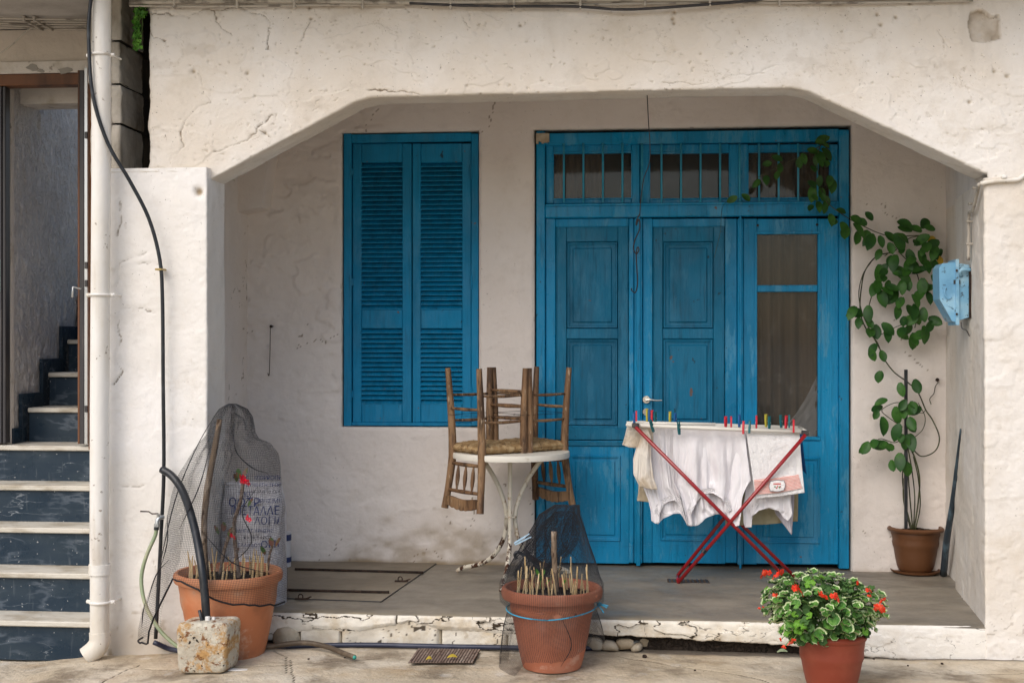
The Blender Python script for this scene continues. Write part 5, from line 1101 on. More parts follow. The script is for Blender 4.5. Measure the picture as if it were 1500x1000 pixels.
MB().tube([a0, RF], .0105, 10).build('leg', m_red, rk, smooth=True); MB().tube([b0 + Vector((0, -.018, 0)), LF], .0105, 10).build('leg', m_red, rk, smooth=True)
MB().tube([BLk + Vector((.045, 0, -.01)), RF + Vector((.045, .20, 0))], .0105, 10).build('leg', m_red, rk, smooth=True); MB().tube([BR + Vector((-.02, 0, -.01)), LF + Vector((-.0, .19, 0))], .0105, 10).build('leg', m_red, rk, smooth=True)
MB().tube([LF, LF + Vector((0, .17, 0))], .0105, 10).build('foot_bar', m_red, rk, smooth=True); MB().tube([RF, RF + Vector((.045, .20, 0))], .0105, 10).build('foot_bar', m_red, rk, smooth=True)
c = P(1063, 765, YF + .1); 
q = P(1031, 806, .86); MB().tube([q + Vector((-.006, 0, -.012)), q + Vector((.006, 0, .006))], .014, 8).build('stopper', m_black, rk)
for q in (TL + Vector((.045, -.014, 0)), TR + Vector((-.015, -.014, .0))): MB().box(q + Vector((-.02, -.012, -.014)), q + Vector((.02, .012, .012)), .004).build('bracket', m_charcoal, rk)
# laundry: rows of (u, px, py); columns run between the rows
def cloth(rows, y, nu, nv, fold, freq, seed, mat, name, label, cat, parent=None, thick=.0025, sag=.0, over=False, attrs=None):
    u = np.linspace(0, 1, nu); k = len(rows); R = []
    for r in rows:
        R.append((np.interp(u, [q[0] for q in r], [q[1] for q in r]), np.interp(u, [q[0] for q in r], [q[2] for q in r])))
    v = np.linspace(0, 1, nv); s = v * (k - 1); i = np.minimum(s.astype(int), k - 2); t = s - i
    px = np.stack([R[a][0] * (1 - b) + R[a + 1][0] * b for a, b in zip(i, t)], 1); py = np.stack([R[a][1] * (1 - b) + R[a + 1][1] * b for a, b in zip(i, t)], 1)
    U, V = np.meshgrid(u, v, indexing='ij')
    uu = (px - 750) / FOC; vv = (500 - py) / FOC; dx = -math.sin(TH) + uu * math.cos(TH); dy = math.cos(TH) + uu * math.sin(TH); tt = (y - CY) / dy
    X = CX + tt * dx; Z = HC + tt * vv
    Yd = y + fold * np.clip(V * 3, 0, 1) * (np.sin(U * freq + 4 * fbm(U * 2 + seed, V * 1.5, 3)) + 2.2 * fbm(U * freq * .35 + seed, V * 2.2, 3) + 1.5 * fbm((U + .12 * V * (U - .5)) * 16 + seed, V * 1.6 + seed, 3) + .35 * fbm((U + V * .25) * 34 + seed, V * 3, 2)) - .012 * np.clip(V * 12, 0, 1)
    Pos = np.stack([X, Yd, Z], -1)
    me = gridmesh(name, Pos, mat, off=(woff(parent) if parent else None), attrs=attrs(U, V) if attrs else None)
    o = link(me, name, parent); md = o.modifiers.new('thick', 'SOLIDIFY'); md.thickness = thick; md.offset = 0
    if parent is None: tag(o, label, cat, 'washing on the drying rack')
    return o
z5 = lambda a, b: (a / 3.1235 + 880, b / 3.125 + 560)
def row(*t): return [(u, *z5(a, b)) for u, a, b in t]
# back pieces first
cloth([row((0, 122, 190), (1, 240, 195)), row((0, 112, 240), (1, 240, 250)), row((0, 98, 285), (.5, 130, 296), (1, 240, 305))], .98, 30, 24, .008, 6, 1, m_cream, 'folded_cloth', 'beige cloth hanging short at the far left end of the rack', 'cloth')
cloth([row((0, 130, 190), (1, 205, 190)), row((0, 180, 240), (1, 230, 250)), row((0, 148, 350), (.3, 175, 345), (1, 230, 350)), row((0, 150, 420), (.3, 168, 440), (1, 240, 430)), row((0, 178, 478), (1, 260, 490))], .90, 40, 50, .010, 7, 2, m_cream, 'ruffled_shirt', 'cream shirt with a ruffled edge at the left, behind the white tops', 'shirt')
cloth([row((0, 180, 190), (1, 300, 190)), row((0, 172, 500), (1, 300, 500)), row((0, 166, 540), (1, 300, 556))], 1.06, 20, 20, .006, 5, 3, m_beige, 'cotton_cloth', 'beige cotton cloth showing below the cream shirt at the left', 'cloth')
cloth([row((0, 560, 215), (1, 900, 215)), row((0, 560, 520), (1, 903, 515)), row((0, 570, 655), (.5, 740, 648), (1, 900, 634))], 1.14, 40, 30, .008, 8, 4, m_olive, 'cotton_cloth', 'khaki cotton cloth hanging lowest behind the towel at the right', 'cloth')
cloth([row((0, 700, 215), (1, 890, 215)), row((0, 760, 500), (1, 885, 500)), row((0, 800, 600), (.6, 872, 696), (1, 884, 560))], 1.04, 30, 30, .01, 8, 5, M('lilac_grey_jersey', (.52, .49, .53), .9, .1), 'grey_shirt', 'pale grey shirt with a pointed tail hanging behind the towel', 'shirt')
cloth([row((0, 905, 220), (1, 918, 222)), row((0, 915, 330), (1, 930, 350)), row((0, 922, 400), (1, 940, 418))], 1.10, 8, 20, .006, 5, 6, m_navy, 'blue_cloth', 'sliver of dark blue cloth hanging behind the right edge of the towel', 'cloth')
topdefs = []
# left top
def top_pair(name, label, rows_front, rows_back, y, seed, lace, fold=.014):
    o = cloth(rows_front, y, 110, 90, fold, 17, seed, m_cloth, name, label, 'vest top')
    b = cloth(rows_back, y + .022, 80, 60, fold, 12, seed + .4, m_cloth, 'back_layer', '', '', parent=o)
    pts = [P(*z5(a, b_), y - .016) for a, b_ in lace]
    # scalloped lace band along the neckline
    pp = catmull(pts, 10); n = len(pp); W_ = .024; g = np.zeros((n, 8, 3))
    for i, p in enumerate(pp):
        t = (pp[min(i + 1, n - 1)] - pp[max(i - 1, 0)]).normalized(); nn = Vector((-t.z, 0, t.x)); nn = nn if nn.z > 0 else -nn
        for j in range(8): q = p + nn * (W_ * (j / 7 * (1 + .22 * abs(math.sin(i * .55))) - .15)); g[i, j] = (q.x, q.y - .002 * (j % 2) - .002, q.z)
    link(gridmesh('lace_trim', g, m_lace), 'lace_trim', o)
    MB().tube([p + Vector((0, -.003, -.003)) for p in pp], .0028, 6).build('seam', m_cloth, o, smooth=True)
    return o
top_pair('vest_top', 'leftmost white vest top hanging upside down with a lace neckline',
    [row((0, 190, 188), (.5, 262, 190), (1, 345, 195)), row((0, 192, 330), (.5, 270, 330), (1, 345, 330)), row((0, 194, 478), (.12, 215, 484), (.5, 285, 480), (.9, 350, 480), (1, 352, 480)), row((0, 228, 560), (.12, 232, 565), (.3, 270, 560), (.42, 290, 548), (.65, 335, 530), (.85, 362, 560), (1, 375, 580)), row((0, 232, 630), (.08, 250, 646), (.2, 268, 640), (.3, 268, 600), (.42, 291, 552), (.65, 338, 536), (.8, 362, 560), (.9, 372, 600), (1, 395, 650))],
    [row((0, 196, 190), (1, 345, 195)), row((0, 205, 478), (1, 360, 480)), row((0, 232, 600), (1, 385, 580)), row((0, 235, 625), (.15, 262, 648), (.3, 285, 622), (.5, 330, 598), (.75, 370, 600), (.9, 390, 640), (1, 400, 655))],
    YF + .115, 11, [(262, 604), (276, 566), (300, 545), (335, 536), (358, 556), (370, 590)])
top_pair('vest_top', 'widest white vest top, in the middle, with a lace neckline behind the crossed legs',
    [row((0, 330, 205), (.5, 490, 210), (1, 657, 215)), row((0, 331, 330), (.5, 495, 330), (1, 668, 330)), row((0, 333, 455), (.1, 345, 470), (.5, 500, 450), (.93, 655, 460), (1, 684, 445)), row((0, 372, 530), (.1, 385, 560), (.25, 425, 560), (.38, 460, 505), (.5, 500, 490), (.65, 555, 520), (.8, 590, 590), (.92, 640, 560), (1, 645, 500)), row((0, 392, 620), (.07, 402, 656), (.14, 420, 655), (.2, 412, 600), (.3, 440, 540), (.4, 474, 508), (.52, 505, 500), (.65, 550, 525), (.75, 578, 570), (.84, 592, 620), (.92, 615, 655), (.96, 632, 650), (1, 640, 590))],
    [row((0, 345, 210), (1, 655, 215)), row((0, 350, 450), (1, 660, 450)), row((0, 385, 580), (1, 640, 560)), row((0, 395, 640), (.08, 410, 660), (.2, 445, 654), (.32, 475, 622), (.5, 520, 600), (.7, 575, 606), (.82, 592, 625), (.94, 622, 655), (1, 638, 610))],
    YF + .062, 14, [(414, 600), (430, 556), (456, 520), (490, 502), (530, 510), (560, 540), (582, 590)], .021)
top_pair('vest_top', 'rightmost white vest top with thin straps, mostly behind the towel',
    [row((0, 650, 215), (1, 868, 215)), row((0, 665, 440), (1, 868, 440)), row((0, 660, 520), (.2, 695, 540), (.5, 770, 520), (1, 866, 520)), row((0, 648, 570), (.2, 690, 600), (.35, 720, 575), (.6, 800, 566), (.8, 840, 590), (1, 872, 580)), row((0, 652, 640), (.06, 660, 662), (.16, 690, 662), (.22, 692, 610), (.34, 722, 584), (.5, 770, 574), (.7, 812, 584), (.84, 838, 620), (.92, 856, 632), (1, 874, 600))],
    [row((0, 655, 215), (1, 865, 215)), row((0, 665, 440), (1, 865, 440)), row((0, 680, 560), (.5, 770, 560), (1, 860, 560))],
    YF + .10, 17, [(696, 600), (708, 572), (722, 548)], .010)
# towel
def zig(U, V): return {}
tw_ = cloth([row((0, 664, 218), (.5, 785, 218), (1, 908, 222)), row((0, 690, 400), (.5, 800, 392), (1, 914, 330)), row((0, 706, 530), (.5, 815, 520), (1, 930, 502))], YF + .035, 70, 60, .005, 5, 8, m_terry, 'hand_towel', 'white terry hand towel with a pink zigzag band, rightmost on the rack', 'towel', thick=.006)
def zz_attr(U, V):
    return {'zig': .5 + .5 * np.sign(np.sin((V * 11 + .35 * abs(((U * 34) % 1) * 2 - 1)) * 2 * math.pi))}
cloth([row((0, 700, 446), (.5, 802, 434), (1, 902, 416)), row((0, 706, 512), (.5, 812, 504), (1, 920, 482))], YF + .024, 400, 90, .003, 5, 8, m_pink, 'woven_band', '', '', parent=tw_, thick=.001, attrs=zz_attr)
y = YF - .001; c = P(*z5(807, 472), y)
b = MB(); pts = []
for i in range(40):
    t = 2 * math.pi * i / 40; ex_ = lambda q, p_: math.copysign(abs(q) ** p_, q); pts.append((c.x + .042 * ex_(math.cos(t), .5) * (1 + .05 * math.cos(8 * t)), c.z + .030 * ex_(math.sin(t), .5) * (1 + .05 * math.cos(8 * t)) + .004 * math.cos(t)))
b.prism(pts, y, y + .004); em = b.build('emblem_patch', m_terry, tw_)
pts3 = [Vector((p[0], y - .001, p[1])) for p in pts]; MB().tube(pts3 + pts3[:1], .0016, 5).build('emblem_border', M('grey_thread', (.22, .22, .24), .8, .1), em)
mr_ = M('red_thread', (.6, .05, .03), .8, .1); mg_ = M('green_thread', (.08, .3, .08), .8, .1)
me = text_mesh('SWEET HOME', .0125, mr_); link(me, 'emblem_lettering', em, Vector((c.x, y - .002, c.z + .010)) - woff(em), (math.pi / 2, 0, 0)) if False else None
b = MB()
for k in range(8): b.box((c.x - .020 + k * .0052, y - .002, c.z + .006), (c.x - .0165 + k * .0052, y - .0005, c.z + .014), .0003)
b.build('emblem_lettering', mr_, em)
b = MB(); b.cur = 0
for (dx, dz, s_) in ((-.012, -.006, 0), (.002, -.004, 1), (.012, -.009, 0), (-.003, -.012, 1), (.016, -.004, 1)): b.cur = s_; b.lathe([(.0001, -.0032), (.0042, -.001), (.0040, .002), (.0001, .0035)], (c.x + dx, y - .0015, c.z + dz), 8)
b.build('emblem_motif', [mg_, mr_], em, smooth=True)
# pegs
PG = [('blue', 929, 613, 0, 'f'), ('red', 932, 611, .15, 'b'), ('yellow', 948, 608, 0, 'b'), ('blue', 951, 609, 0, 'b'), ('red', 955, 610, 0, 'b'), ('teal', 960, 612, 0, 'b'), ('yellow', 981.5, 612, 0, 'b'), ('blue', 989, 614, 0, 'b'),
      ('teal', 955, 624, -.4, 'f'), ('teal', 994.5, 627, -.1, 'f'), ('red', 1063, 619, 0, 'b'), ('red', 1071, 619, .1, 'b'), ('blue', 1083, 616, 0, 'b'), ('red', 1089, 626, .12, 'f'), ('teal', 1098, 625, .2, 'f'), ('red', 1108, 618, -.1, 'b'),
      ('yellow', 1122, 616, -.05, 'b'), ('teal', 1127, 619, 0, 'b'), ('teal', 1144, 617, -.12, 'b'), ('red', 1151.5, 618, .1, 'b'), ('teal', 1156, 617, 0, 'b'), ('red', 1162.5, 624, -.06, 'f')]
cnt = {}
names = {'blue': 'dark blue', 'red': 'red', 'yellow': 'yellow', 'teal': 'dark teal'}
posn = ['at the far left end', 'beside the far left end bracket', 'left of the door lock', 'under the keyhole', 'just right of the keyhole', 'right of the keyhole', 'above the leftmost vest top', 'above the leftmost vest top, right of the yellow one',
        'gripping the leftmost vest top, tilted', 'gripping the left corner of the middle vest top', 'above the middle vest top, first of a red pair', 'above the middle vest top, second of a red pair', 'between the red pair and the towel', 'gripping the right corner of the middle vest top', 'gripping the left corner of the towel, tilted', 'above the left half of the towel',
        'above the middle of the towel', 'right beside the yellow one over the towel', 'leaning left above the right half of the towel', 'over the right part of the towel, in the back row', 'between two red pegs near the right end', 'gripping the right corner of the towel']
for (cname, a, b_, tilt, row_), wh in zip(PG, posn):
    yy = YF - .010 if row_ == 'f' else YF + .12
    flip = math.pi if row_ == 'b' else 0
    peg(P(a, b_, yy), (0, tilt + 0, random.uniform(.6, 1.6)), cname, names[cname] + ' clothes peg ' + wh, 'clothes pegs on the rack', sc=1.0)

# ------------------------------------------------------------------ geranium
gc = PC + Vector((0, 0, .25)); ger = thing('geranium', 'bushy variegated geranium with cream-edged leaves and red flowers', 'plant', gc)
def gleaf():
    b = MB(); n = 18; rings = [(0.0, .0), (.30, .005), (.62, .008), (.88, .003), (1.0, .010)]; r0 = .0255; vs = [(0, 0, 0)]
    for (rr, z) in rings[1:]:
        for k in range(n):
            a = math.radians(-155 + 310 * k / (n - 1)); lob = 1 + .07 * math.cos(7 * a * .95) * rr; vs.append((r0 * rr * lob * math.sin(a), r0 * rr * lob * math.cos(a), z + .0035 * rr * math.cos(5 * a)))
    b.cur = 0; b.add(vs, [(0, 1 + k, 2 + k) for k in range(n - 1)]); bi = 0
    for q in range(len(rings) - 2):
        b.cur = 1 if q >= 2 else 0
        fs = [(1 + q * n + k, 1 + (q + 1) * n + k, 2 + (q + 1) * n + k, 2 + q * n + k) for k in range(n - 1)]
        for f in fs: b.f.append(f); b.mi.append(b.cur)
    return b.mesh('leaf', [m_gleaf, m_gedge], True)
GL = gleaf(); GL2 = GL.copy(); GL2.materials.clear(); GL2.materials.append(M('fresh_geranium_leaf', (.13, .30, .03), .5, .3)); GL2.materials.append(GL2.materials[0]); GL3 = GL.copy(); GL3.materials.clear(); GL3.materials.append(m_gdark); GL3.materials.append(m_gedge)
rg = random.Random(12)
def dome(a, e):   # direction -> surface point of the crown (px silhouette 1115..1297 wide, 828..955 tall)
    x = math.cos(e) * math.cos(a); y_ = math.cos(e) * math.sin(a); z = math.sin(e)
    rx = .275 if x < 0 else .262; rz = .165 if z > 0 else .16
    bump = 1 + .12 * math.sin(a * 3 + 1) * math.cos(e * 2) + (.10 if (x < 0 and z > 0) else -.04 * (x > .2 and z > .4))
    return Vector((x * rx * bump, y_ * .23 * bump, z * rz * bump))
gcc = P(1207, 889, -.60); k = 0
while k < 298:
    a = rg.uniform(0, 2 * math.pi); e = math.asin(rg.uniform(-.85, 1)); 
    if math.sin(a) > .35 and rg.random() < .7: continue
    q = dome(a, e) * rg.uniform(.86, 1.04); n_ = Vector((q.x / .27 ** 2, q.y / .23 ** 2, q.z / .16 ** 2 + 5)).normalized()
    n_ = (n_ + Vector((rg.uniform(-.5, .5), rg.uniform(-.5, .4), rg.uniform(-.3, .4)))).normalized()
    if e < -.6 and q.y > 0: continue
    if e < -.2 and q.x < 0 and q.y < 0: q.x *= 1.1; q.z *= 1.12
    ro = n_.to_track_quat('Z', 'Y').to_euler(); ro2 = (n_.to_track_quat('Z', 'Y') @ Euler((0, 0, rg.uniform(0, 6.28))).to_quaternion()).to_euler()
    link(GL2 if rg.random() < .06 else GL3 if rg.random() < .3 else GL, 'leaf', ger, gcc + q * .90 - woff(ger), ro2, rg.uniform(.66, 1.12) * (1.12 if q.z < 0 else .88)); k += 1
# the inner tangle of shaded leaves and stalks
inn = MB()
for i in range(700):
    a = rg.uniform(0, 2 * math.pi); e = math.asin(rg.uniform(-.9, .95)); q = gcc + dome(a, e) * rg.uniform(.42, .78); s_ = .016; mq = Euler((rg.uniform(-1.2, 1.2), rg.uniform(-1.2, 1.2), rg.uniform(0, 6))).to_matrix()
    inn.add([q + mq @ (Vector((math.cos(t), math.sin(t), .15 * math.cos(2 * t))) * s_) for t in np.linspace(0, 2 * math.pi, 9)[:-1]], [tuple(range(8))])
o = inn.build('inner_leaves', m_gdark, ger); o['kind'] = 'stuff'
stk = MB()
for i in range(60):
    a = rg.uniform(0, 2 * math.pi); e = math.asin(rg.uniform(-.7, 1)); q = gcc + dome(a, e) * .9; stk.tube([gc + Vector((rg.uniform(-.08, .08), rg.uniform(-.08, .08), 0)), (gc + q) / 2 + Vector((0, 0, .02)), q], .0025, 4, smooth=2)
stk.build('stalks', m_bud, ger)['kind'] = 'stuff'
FM = [floret(m_petal, .0115, 5, k=6), floret(m_petal, .011, 5, k=4)]
for (a, b, s_, f) in ((1141, 842, 1.25, 0), (1120, 842, 1.1, 0), (1168, 865, 1.2, 0), (1203, 872, .95, 0), (1224, 875, .9, 0), (1137, 873, .7, 1), (1273, 866, .85, 1), (1292, 881, .85, 1), (1288, 892, 1.1, 0), (1256, 854, .7, 1), (1143, 937, .55, 1), (1157, 943, .7, 1), (1148, 948, .55, 1), (1161, 938, .5, 1), (1112, 891, .35, 1), (1117, 889, .3, 1), (1274, 873, .4, 1)):
    yq = -.60 - .222 * math.sqrt(max(.05, 1 - ((a - 1207) / 100) ** 2 * .9)) * (.75 if b < 860 else 1)
    q = P(a, b, yq); link(FM[f], 'flower', ger, q - woff(ger), (1.0, rg.uniform(-.3, .3), rg.uniform(0, 6)), s_)
    MB().tube([q + Vector((0, .01, -.004)), q.lerp(gcc, .25) + Vector((0, 0, .01)), q.lerp(gcc, .6)], .0018, 5, smooth=3).build('flower_stalk', m_bud, ger)
# ------------------------------------------------------------------ hoya climber
hy = thing('climbing_hoya', 'leafy climbing plant rising from the corner pot along the wall and over the door fanlight', 'plant', PD + Vector((0, 0, .24)))
YH = 1.36
HM = [leafmesh('leaf', .064, .108, m_hoya, .25, .30, 7), leafmesh('leaf', .060, .090, m_hoya, .5, -.12, 7), leafmesh('leaf', .066, .098, m_hoyay, .2, .1, 7)]
def vine(pts, r=.0035, y=YH): 
    v = [P(a, b, y + .02 * math.sin(i * 1.7)) for i, (a, b) in enumerate(pts)]; MB().tube(v, r, 6, smooth=6).build('stem', m_vine, hy, smooth=True)
vine([(1336, 775), (1327, 740), (1322, 700), (1326, 660), (1332, 640)]); vine([(1337, 775), (1333, 730), (1330, 690), (1328, 650)], .004); vine([(1339, 775), (1345, 735), (1347, 700), (1340, 670), (1330, 650), (1325, 640)], .0045)
vine([(1338, 775), (1340, 730), (1336, 690), (1330, 655)]); vine([(1334, 775), (1324, 735), (1323, 700)]); vine([(1341, 775), (1348, 740), (1345, 700), (1338, 668)])
vine([(1335, 655), (1350, 668), (1370, 660), (1376, 640), (1366, 615), (1356, 600), (1345, 575), (1330, 560), (1310, 545), (1295, 525), (1284, 500), (1268, 480), (1260, 455), (1262, 420), (1268, 395), (1285, 375), (1310, 368), (1322, 350)], .0038)
vine([(1280, 495), (1270, 470), (1275, 440), (1290, 400), (1300, 385), (1316, 380)], .003); vine([(1288, 510), (1275, 485), (1263, 458), (1258, 430), (1264, 402), (1276, 384)], .0028)
vine([(1296, 375), (1330, 350), (1350, 345), (1300, 345), (1262, 330), (1240, 318), (1215, 300), (1206, 285), (1200, 260), (1197, 235), (1203, 212), (1216, 222)], .0028)
vine([(1200, 215), (1180, 225), (1150, 240), (1110, 260)], .0018); vine([(1120, 240), (1118, 265), (1085, 290), (1060, 300), (1055, 340), (1046, 378)], .0012, 1.38)
vine([(1316, 368), (1340, 395), (1347, 420), (1345, 455), (1340, 480)], .003); vine([(1325, 640), (1310, 648), (1290, 642), (1280, 650)], .0025); vine([(1328, 590), (1310, 590), (1292, 600), (1300, 610), (1322, 625)], .0025)
vine([(1280, 495), (1310, 480), (1330, 470), (1345, 445)], .0025); vine([(1335, 600), (1350, 605), (1356, 600)], .002); vine([(1340, 640), (1352, 628), (1355, 610), (1345, 590)], .0025)
LV = [(1196, 232, 3), (1188, 248, 3.1), (1202, 262, 3.2), (1190, 290, 3.1), (1204, 222, 2.6), (1212, 240, 3.4), (1216, 262, 3.3), (1182, 224, 2.2), (1175, 230, 2.8), (1172, 235, 3.3), (1195, 215, 1), (1208, 216, 5), (1190, 278, 3.3), (1203, 280, 3), (1210, 292, 2.8), (1185, 270, 3.2), (1198, 300, 3.1), (1190, 305, 3.5), (1208, 300, 3),
      (1142, 244, 3), (1122, 262, 2.9), (1117, 246, 1.2), (1113, 268, 3.9), (1086, 290, 2.4), (1080, 293, 4.2), (1140, 256, 3.3), (1146, 240, 5),
      (1225, 312, 2.2), (1216, 318, 3.2), (1222, 325, 3.6), (1232, 330, 2.9), (1240, 338, 3.3), (1250, 332, 2.5), (1256, 344, 3.6), (1268, 342, 2.8), (1262, 330, 4.9), (1278, 348, 3.4), (1270, 334, 5.3), (1288, 350, 3), (1296, 345, 2.6), (1290, 370, 3.5), (1302, 360, 3), (1310, 348, 2.5), (1318, 362, 3.2), (1312, 378, 3.4), (1326, 352, 4.4), (1330, 370, 3), (1340, 356, 3.3), (1346, 372, 2.8), (1336, 344, 4.9), (1350, 345, 5.5), (1357, 360, 3.1), (1362, 350, 4.3), (1366, 372, 2.7), (1372, 366, 3.3), (1376, 358, 4.3), (1380, 370, 3.9), (1350, 340, .9), (1330, 385, 3.0), (1340, 382, 3.6), (1355, 385, 3.0), (1366, 384, 3.3),
      (1288, 392, 3), (1300, 400, 4.2), (1312, 395, 2.2), (1294, 408, 3.3), (1286, 415, 3.8), (1305, 420, 3), (1320, 405, 2.6), (1330, 398, 3.6), (1325, 418, 3.2), (1315, 430, 3.6), (1332, 415, 4.3), (1348, 400, 4.9), (1352, 412, 3.2), (1364, 408, 2.3), (1358, 398, 4.6), (1370, 425, 4.0), (1358, 432, 2.9), (1350, 430, 3.4), (1336, 436, 3), (1322, 440, 3.5), (1340, 450, 3.3), (1328, 452, 2.7), (1288, 430, 3.0), (1296, 424, 2.3),
      (1258, 470, 3.2), (1270, 472, 2.8), (1262, 460, 4.3), (1250, 468, 1.8), (1272, 452, 3.1), (1282, 480, 3.0), (1292, 478, 2.5), (1275, 486, 3.5), (1298, 485, 3.2), (1262, 474, 3.8), (1315, 452, 3.3), (1325, 468, 3.0), (1334, 478, 3.7), (1345, 470, 4.2), (1352, 455, 3.2), (1360, 470, 2.3), (1338, 492, 3.4), (1325, 484, 3.2), (1316, 490, 2.4), (1335, 500, 2.8), (1352, 482, 2.7), (1366, 475, 4.1), (1342, 462, 3.1), (1355, 490, 4.0),
      (1275, 515, 3), (1290, 518, 2.9), (1283, 508, 3.6), (1340, 560, 2.7), (1318, 565, 3.1), (1327, 590, 3.6), (1312, 600, 3.0), (1335, 592, 2.9), (1300, 590, 4.4), (1345, 600, 5.0), (1293, 600, 4.5), (1286, 605, 3.6), (1292, 615, 3.2), (1322, 602, 3.1), (1318, 625, 3.3), (1328, 622, 2.7), (1332, 640, 3.0), (1322, 640, 3.4), (1275, 655, 4.2), (1282, 648, 3.5), (1292, 650, 2.6), (1310, 660, 4.5), (1318, 668, 3.3), (1306, 678, 3.2), (1326, 680, 2.8), (1300, 655, 4.4), (1340, 610, 4.9), (1290, 548, 3.1), (1350, 602, 4.6)]
rh = random.Random(4)
r5 = random.Random(77)
LV += [(a + r5.uniform(-9, 9), b + r5.uniform(-9, 9), an + r5.uniform(-.6, .6)) for a, b, an in LV[31:] if r5.random() < .16] + [(a + r5.uniform(-5, 5), b + r5.uniform(-8, 8), an) for a, b, an in LV[:19] if r5.random() < .15]
for i, (a, b, ang) in enumerate(LV):
    yy = (YH - .03 - rh.random() * .06) if a > 1240 else 1.37 - rh.random() * .03
    # leaf blade faces the viewer; ang = direction of the tip (0 up, pi down)
    th = -(ang - math.pi) + math.pi + rh.uniform(-.25, .25)
    q = Euler((math.pi / 2 - rh.uniform(-.1, .75), 0, rh.uniform(-.5, .5))).to_quaternion() @ Euler((0, 0, th)).to_quaternion()
    sz = rh.uniform(.66, 1.04) * (.86 if a < 1240 else 1)
    mm = HM[i % 2]
    o = link(mm, 'leaf', hy, P(a, b - 5, yy) - woff(hy), q.to_euler(), sz)
for (a, b, t_) in ((1352, 408, 3.4), (1375, 375, 3.3), (1358, 352, 5)): 
    q = Euler((1.3, 0, .2)).to_quaternion() @ Euler((0, 0, t_)).to_quaternion(); link(HM[2], 'leaf', hy, P(a, b, YH - .05) - woff(hy), q.to_euler(), .6, )['label'] = 'yellowed leaf'
sp = MB().box((P(1327, 541, 1.34).x - .009, 1.33, FLOOR + .2), (P(1327, 541, 1.34).x + .009, 1.35, PZ(541, 1.34, 1327)), .002).build('support_stake', m_black, None); tag(sp, 'upright black plastic stake among the climber stems in the corner pot', 'stake')
# ------------------------------------------------------------------ leaning pole
b = MB(); pts = [G(1376, 842, FLOOR + .012) + Vector((.03, .03, 0)), P(1387, 790, 1.16), P(1395, 740, 1.0), P(1401, 690, .86), P(1407, 628, .70)]
pl = b.tube(pts, [.020, .019, .016, .012, .004], 12, smooth=5).build('leaning_pole', m_pole, None, smooth=True); tag(pl, 'curved steel blue pole leaning in the right corner beside the brown pot', 'pole')
# ------------------------------------------------------------------ meter box
YM = .42; sx = 2.265 + .10 * YM / .97
mbx = thing('meter_box', 'old pale blue metal meter box mounted on the inner side of the right pillar', 'meter box', (sx, YM + .1, PZ(430, YM, 1400)))
def xz(a, b): q = P(a, b, YM); return (q.x, q.z)
MB().prism([xz(1402, 385), xz(1420, 388), xz(1421, 464), xz(1402, 470)], YM, YM + .13).build('box_body', m_meter, mbx)
ld = MB().prism([xz(1375, 392), xz(1380, 386), xz(1400, 384), xz(1400, 472), xz(1394, 470), xz(1376, 438)], YM - .008, YM + .14).build('lid', m_meter, mbx)
MB().prism([xz(1399, 380), xz(1403.5, 380), xz(1404, 476), xz(1399, 476)], YM - .018, YM + .15).build('flange', m_meter, mbx)
MB().tube([P(1385, 420, YM - .012), P(1384, 430, YM - .014), P(1389, 438, YM - .014), P(1394, 435, YM - .012)], .0035, 6, smooth=3).build('latch', m_meter, mbx, smooth=True)
MB().tube([P(1388, 446, YM - .01), P(1396, 452, YM - .01)], .003, 6).build('latch', m_meter, mbx, smooth=True)
MB().tube([P(1421, 395, YM - .02), P(1410, 395, YM - .03), P(1406, 399, YM - .02), P(1408, 404, YM)], .010, 10, smooth=4).build('cable_gland', m_meter, mbx, smooth=True)
for py_ in (396, 460): MB().tube([P(1401.5, py_, YM - .018), P(1401.5, py_, YM - .026)], .006, 8).build('screw', m_rust, mbx)
MB().box(P(1397, 410, YM - .012), P(1406, 416, YM + .0) + Vector((0, 0, 0)), .001).build('hasp', m_charcoal, mbx)
MB().box((P(1419, 430, YM).x, YM - .02, PZ(466, YM, 1420)), (P(1423, 430, YM).x + .02, YM + .26, PZ(392, YM, 1420)), .002).build('backboard', m_rust, mbx)
cable('thin_wire', [P(1408, 472, YM), P(1409, 480, YM - .01), P(1416, 484, YM - .02), P(1420, 492, YM)], .003, m_charcoal, 'thin dark wire looping out under the pale blue meter box', 'wire')
def wallx(yq): return 2.262 + .105 * yq / .97
cd = thing('conduit', 'thin painted conduit crossing the right pillar and turning down to the meter box', 'conduit', (2.4, 0, 2.3))
MB().tube([P(1560, 238, -.02), P(1505, 255, -.02), P(1490, 263, -.022), P(1460, 265, -.022), P(1436, 269, -.015)], .0105, 10, smooth=5).build('conduit_pipe', m_pvc, cd, smooth=True)
q1 = P(1434, 270, -.01); MB().tube([q1, Vector((wallx(.1) - .012, .1, q1.z - .03)), Vector((wallx(.22) - .016, .22, q1.z - .10)), Vector((wallx(.36) - .014, .36, PZ(320, .36))), Vector((wallx(.38) - .013, .38, PZ(350, .38))), Vector((wallx(.36) - .012, .38, PZ(385, .38)))], .0085, 10, smooth=6).build('conduit_pipe', m_cable, cd, smooth=True)
for yy, pz in ((.16, 283), (.30, 305), (.37, 330), (.38, 362)):
    MB().box((wallx(yy) - .026, yy - .010, PZ(pz, yy) - .006), (wallx(yy) + .006, yy + .010, PZ(pz, yy) + .006), .002).build('clip', m_cable, cd)
MB().box(P(1471, 258, -.03) + Vector((-.012, -.008, -.012)), P(1471, 258, -.03) + Vector((.012, .03, .004)), .004).build('clip', m_pvc, cd)
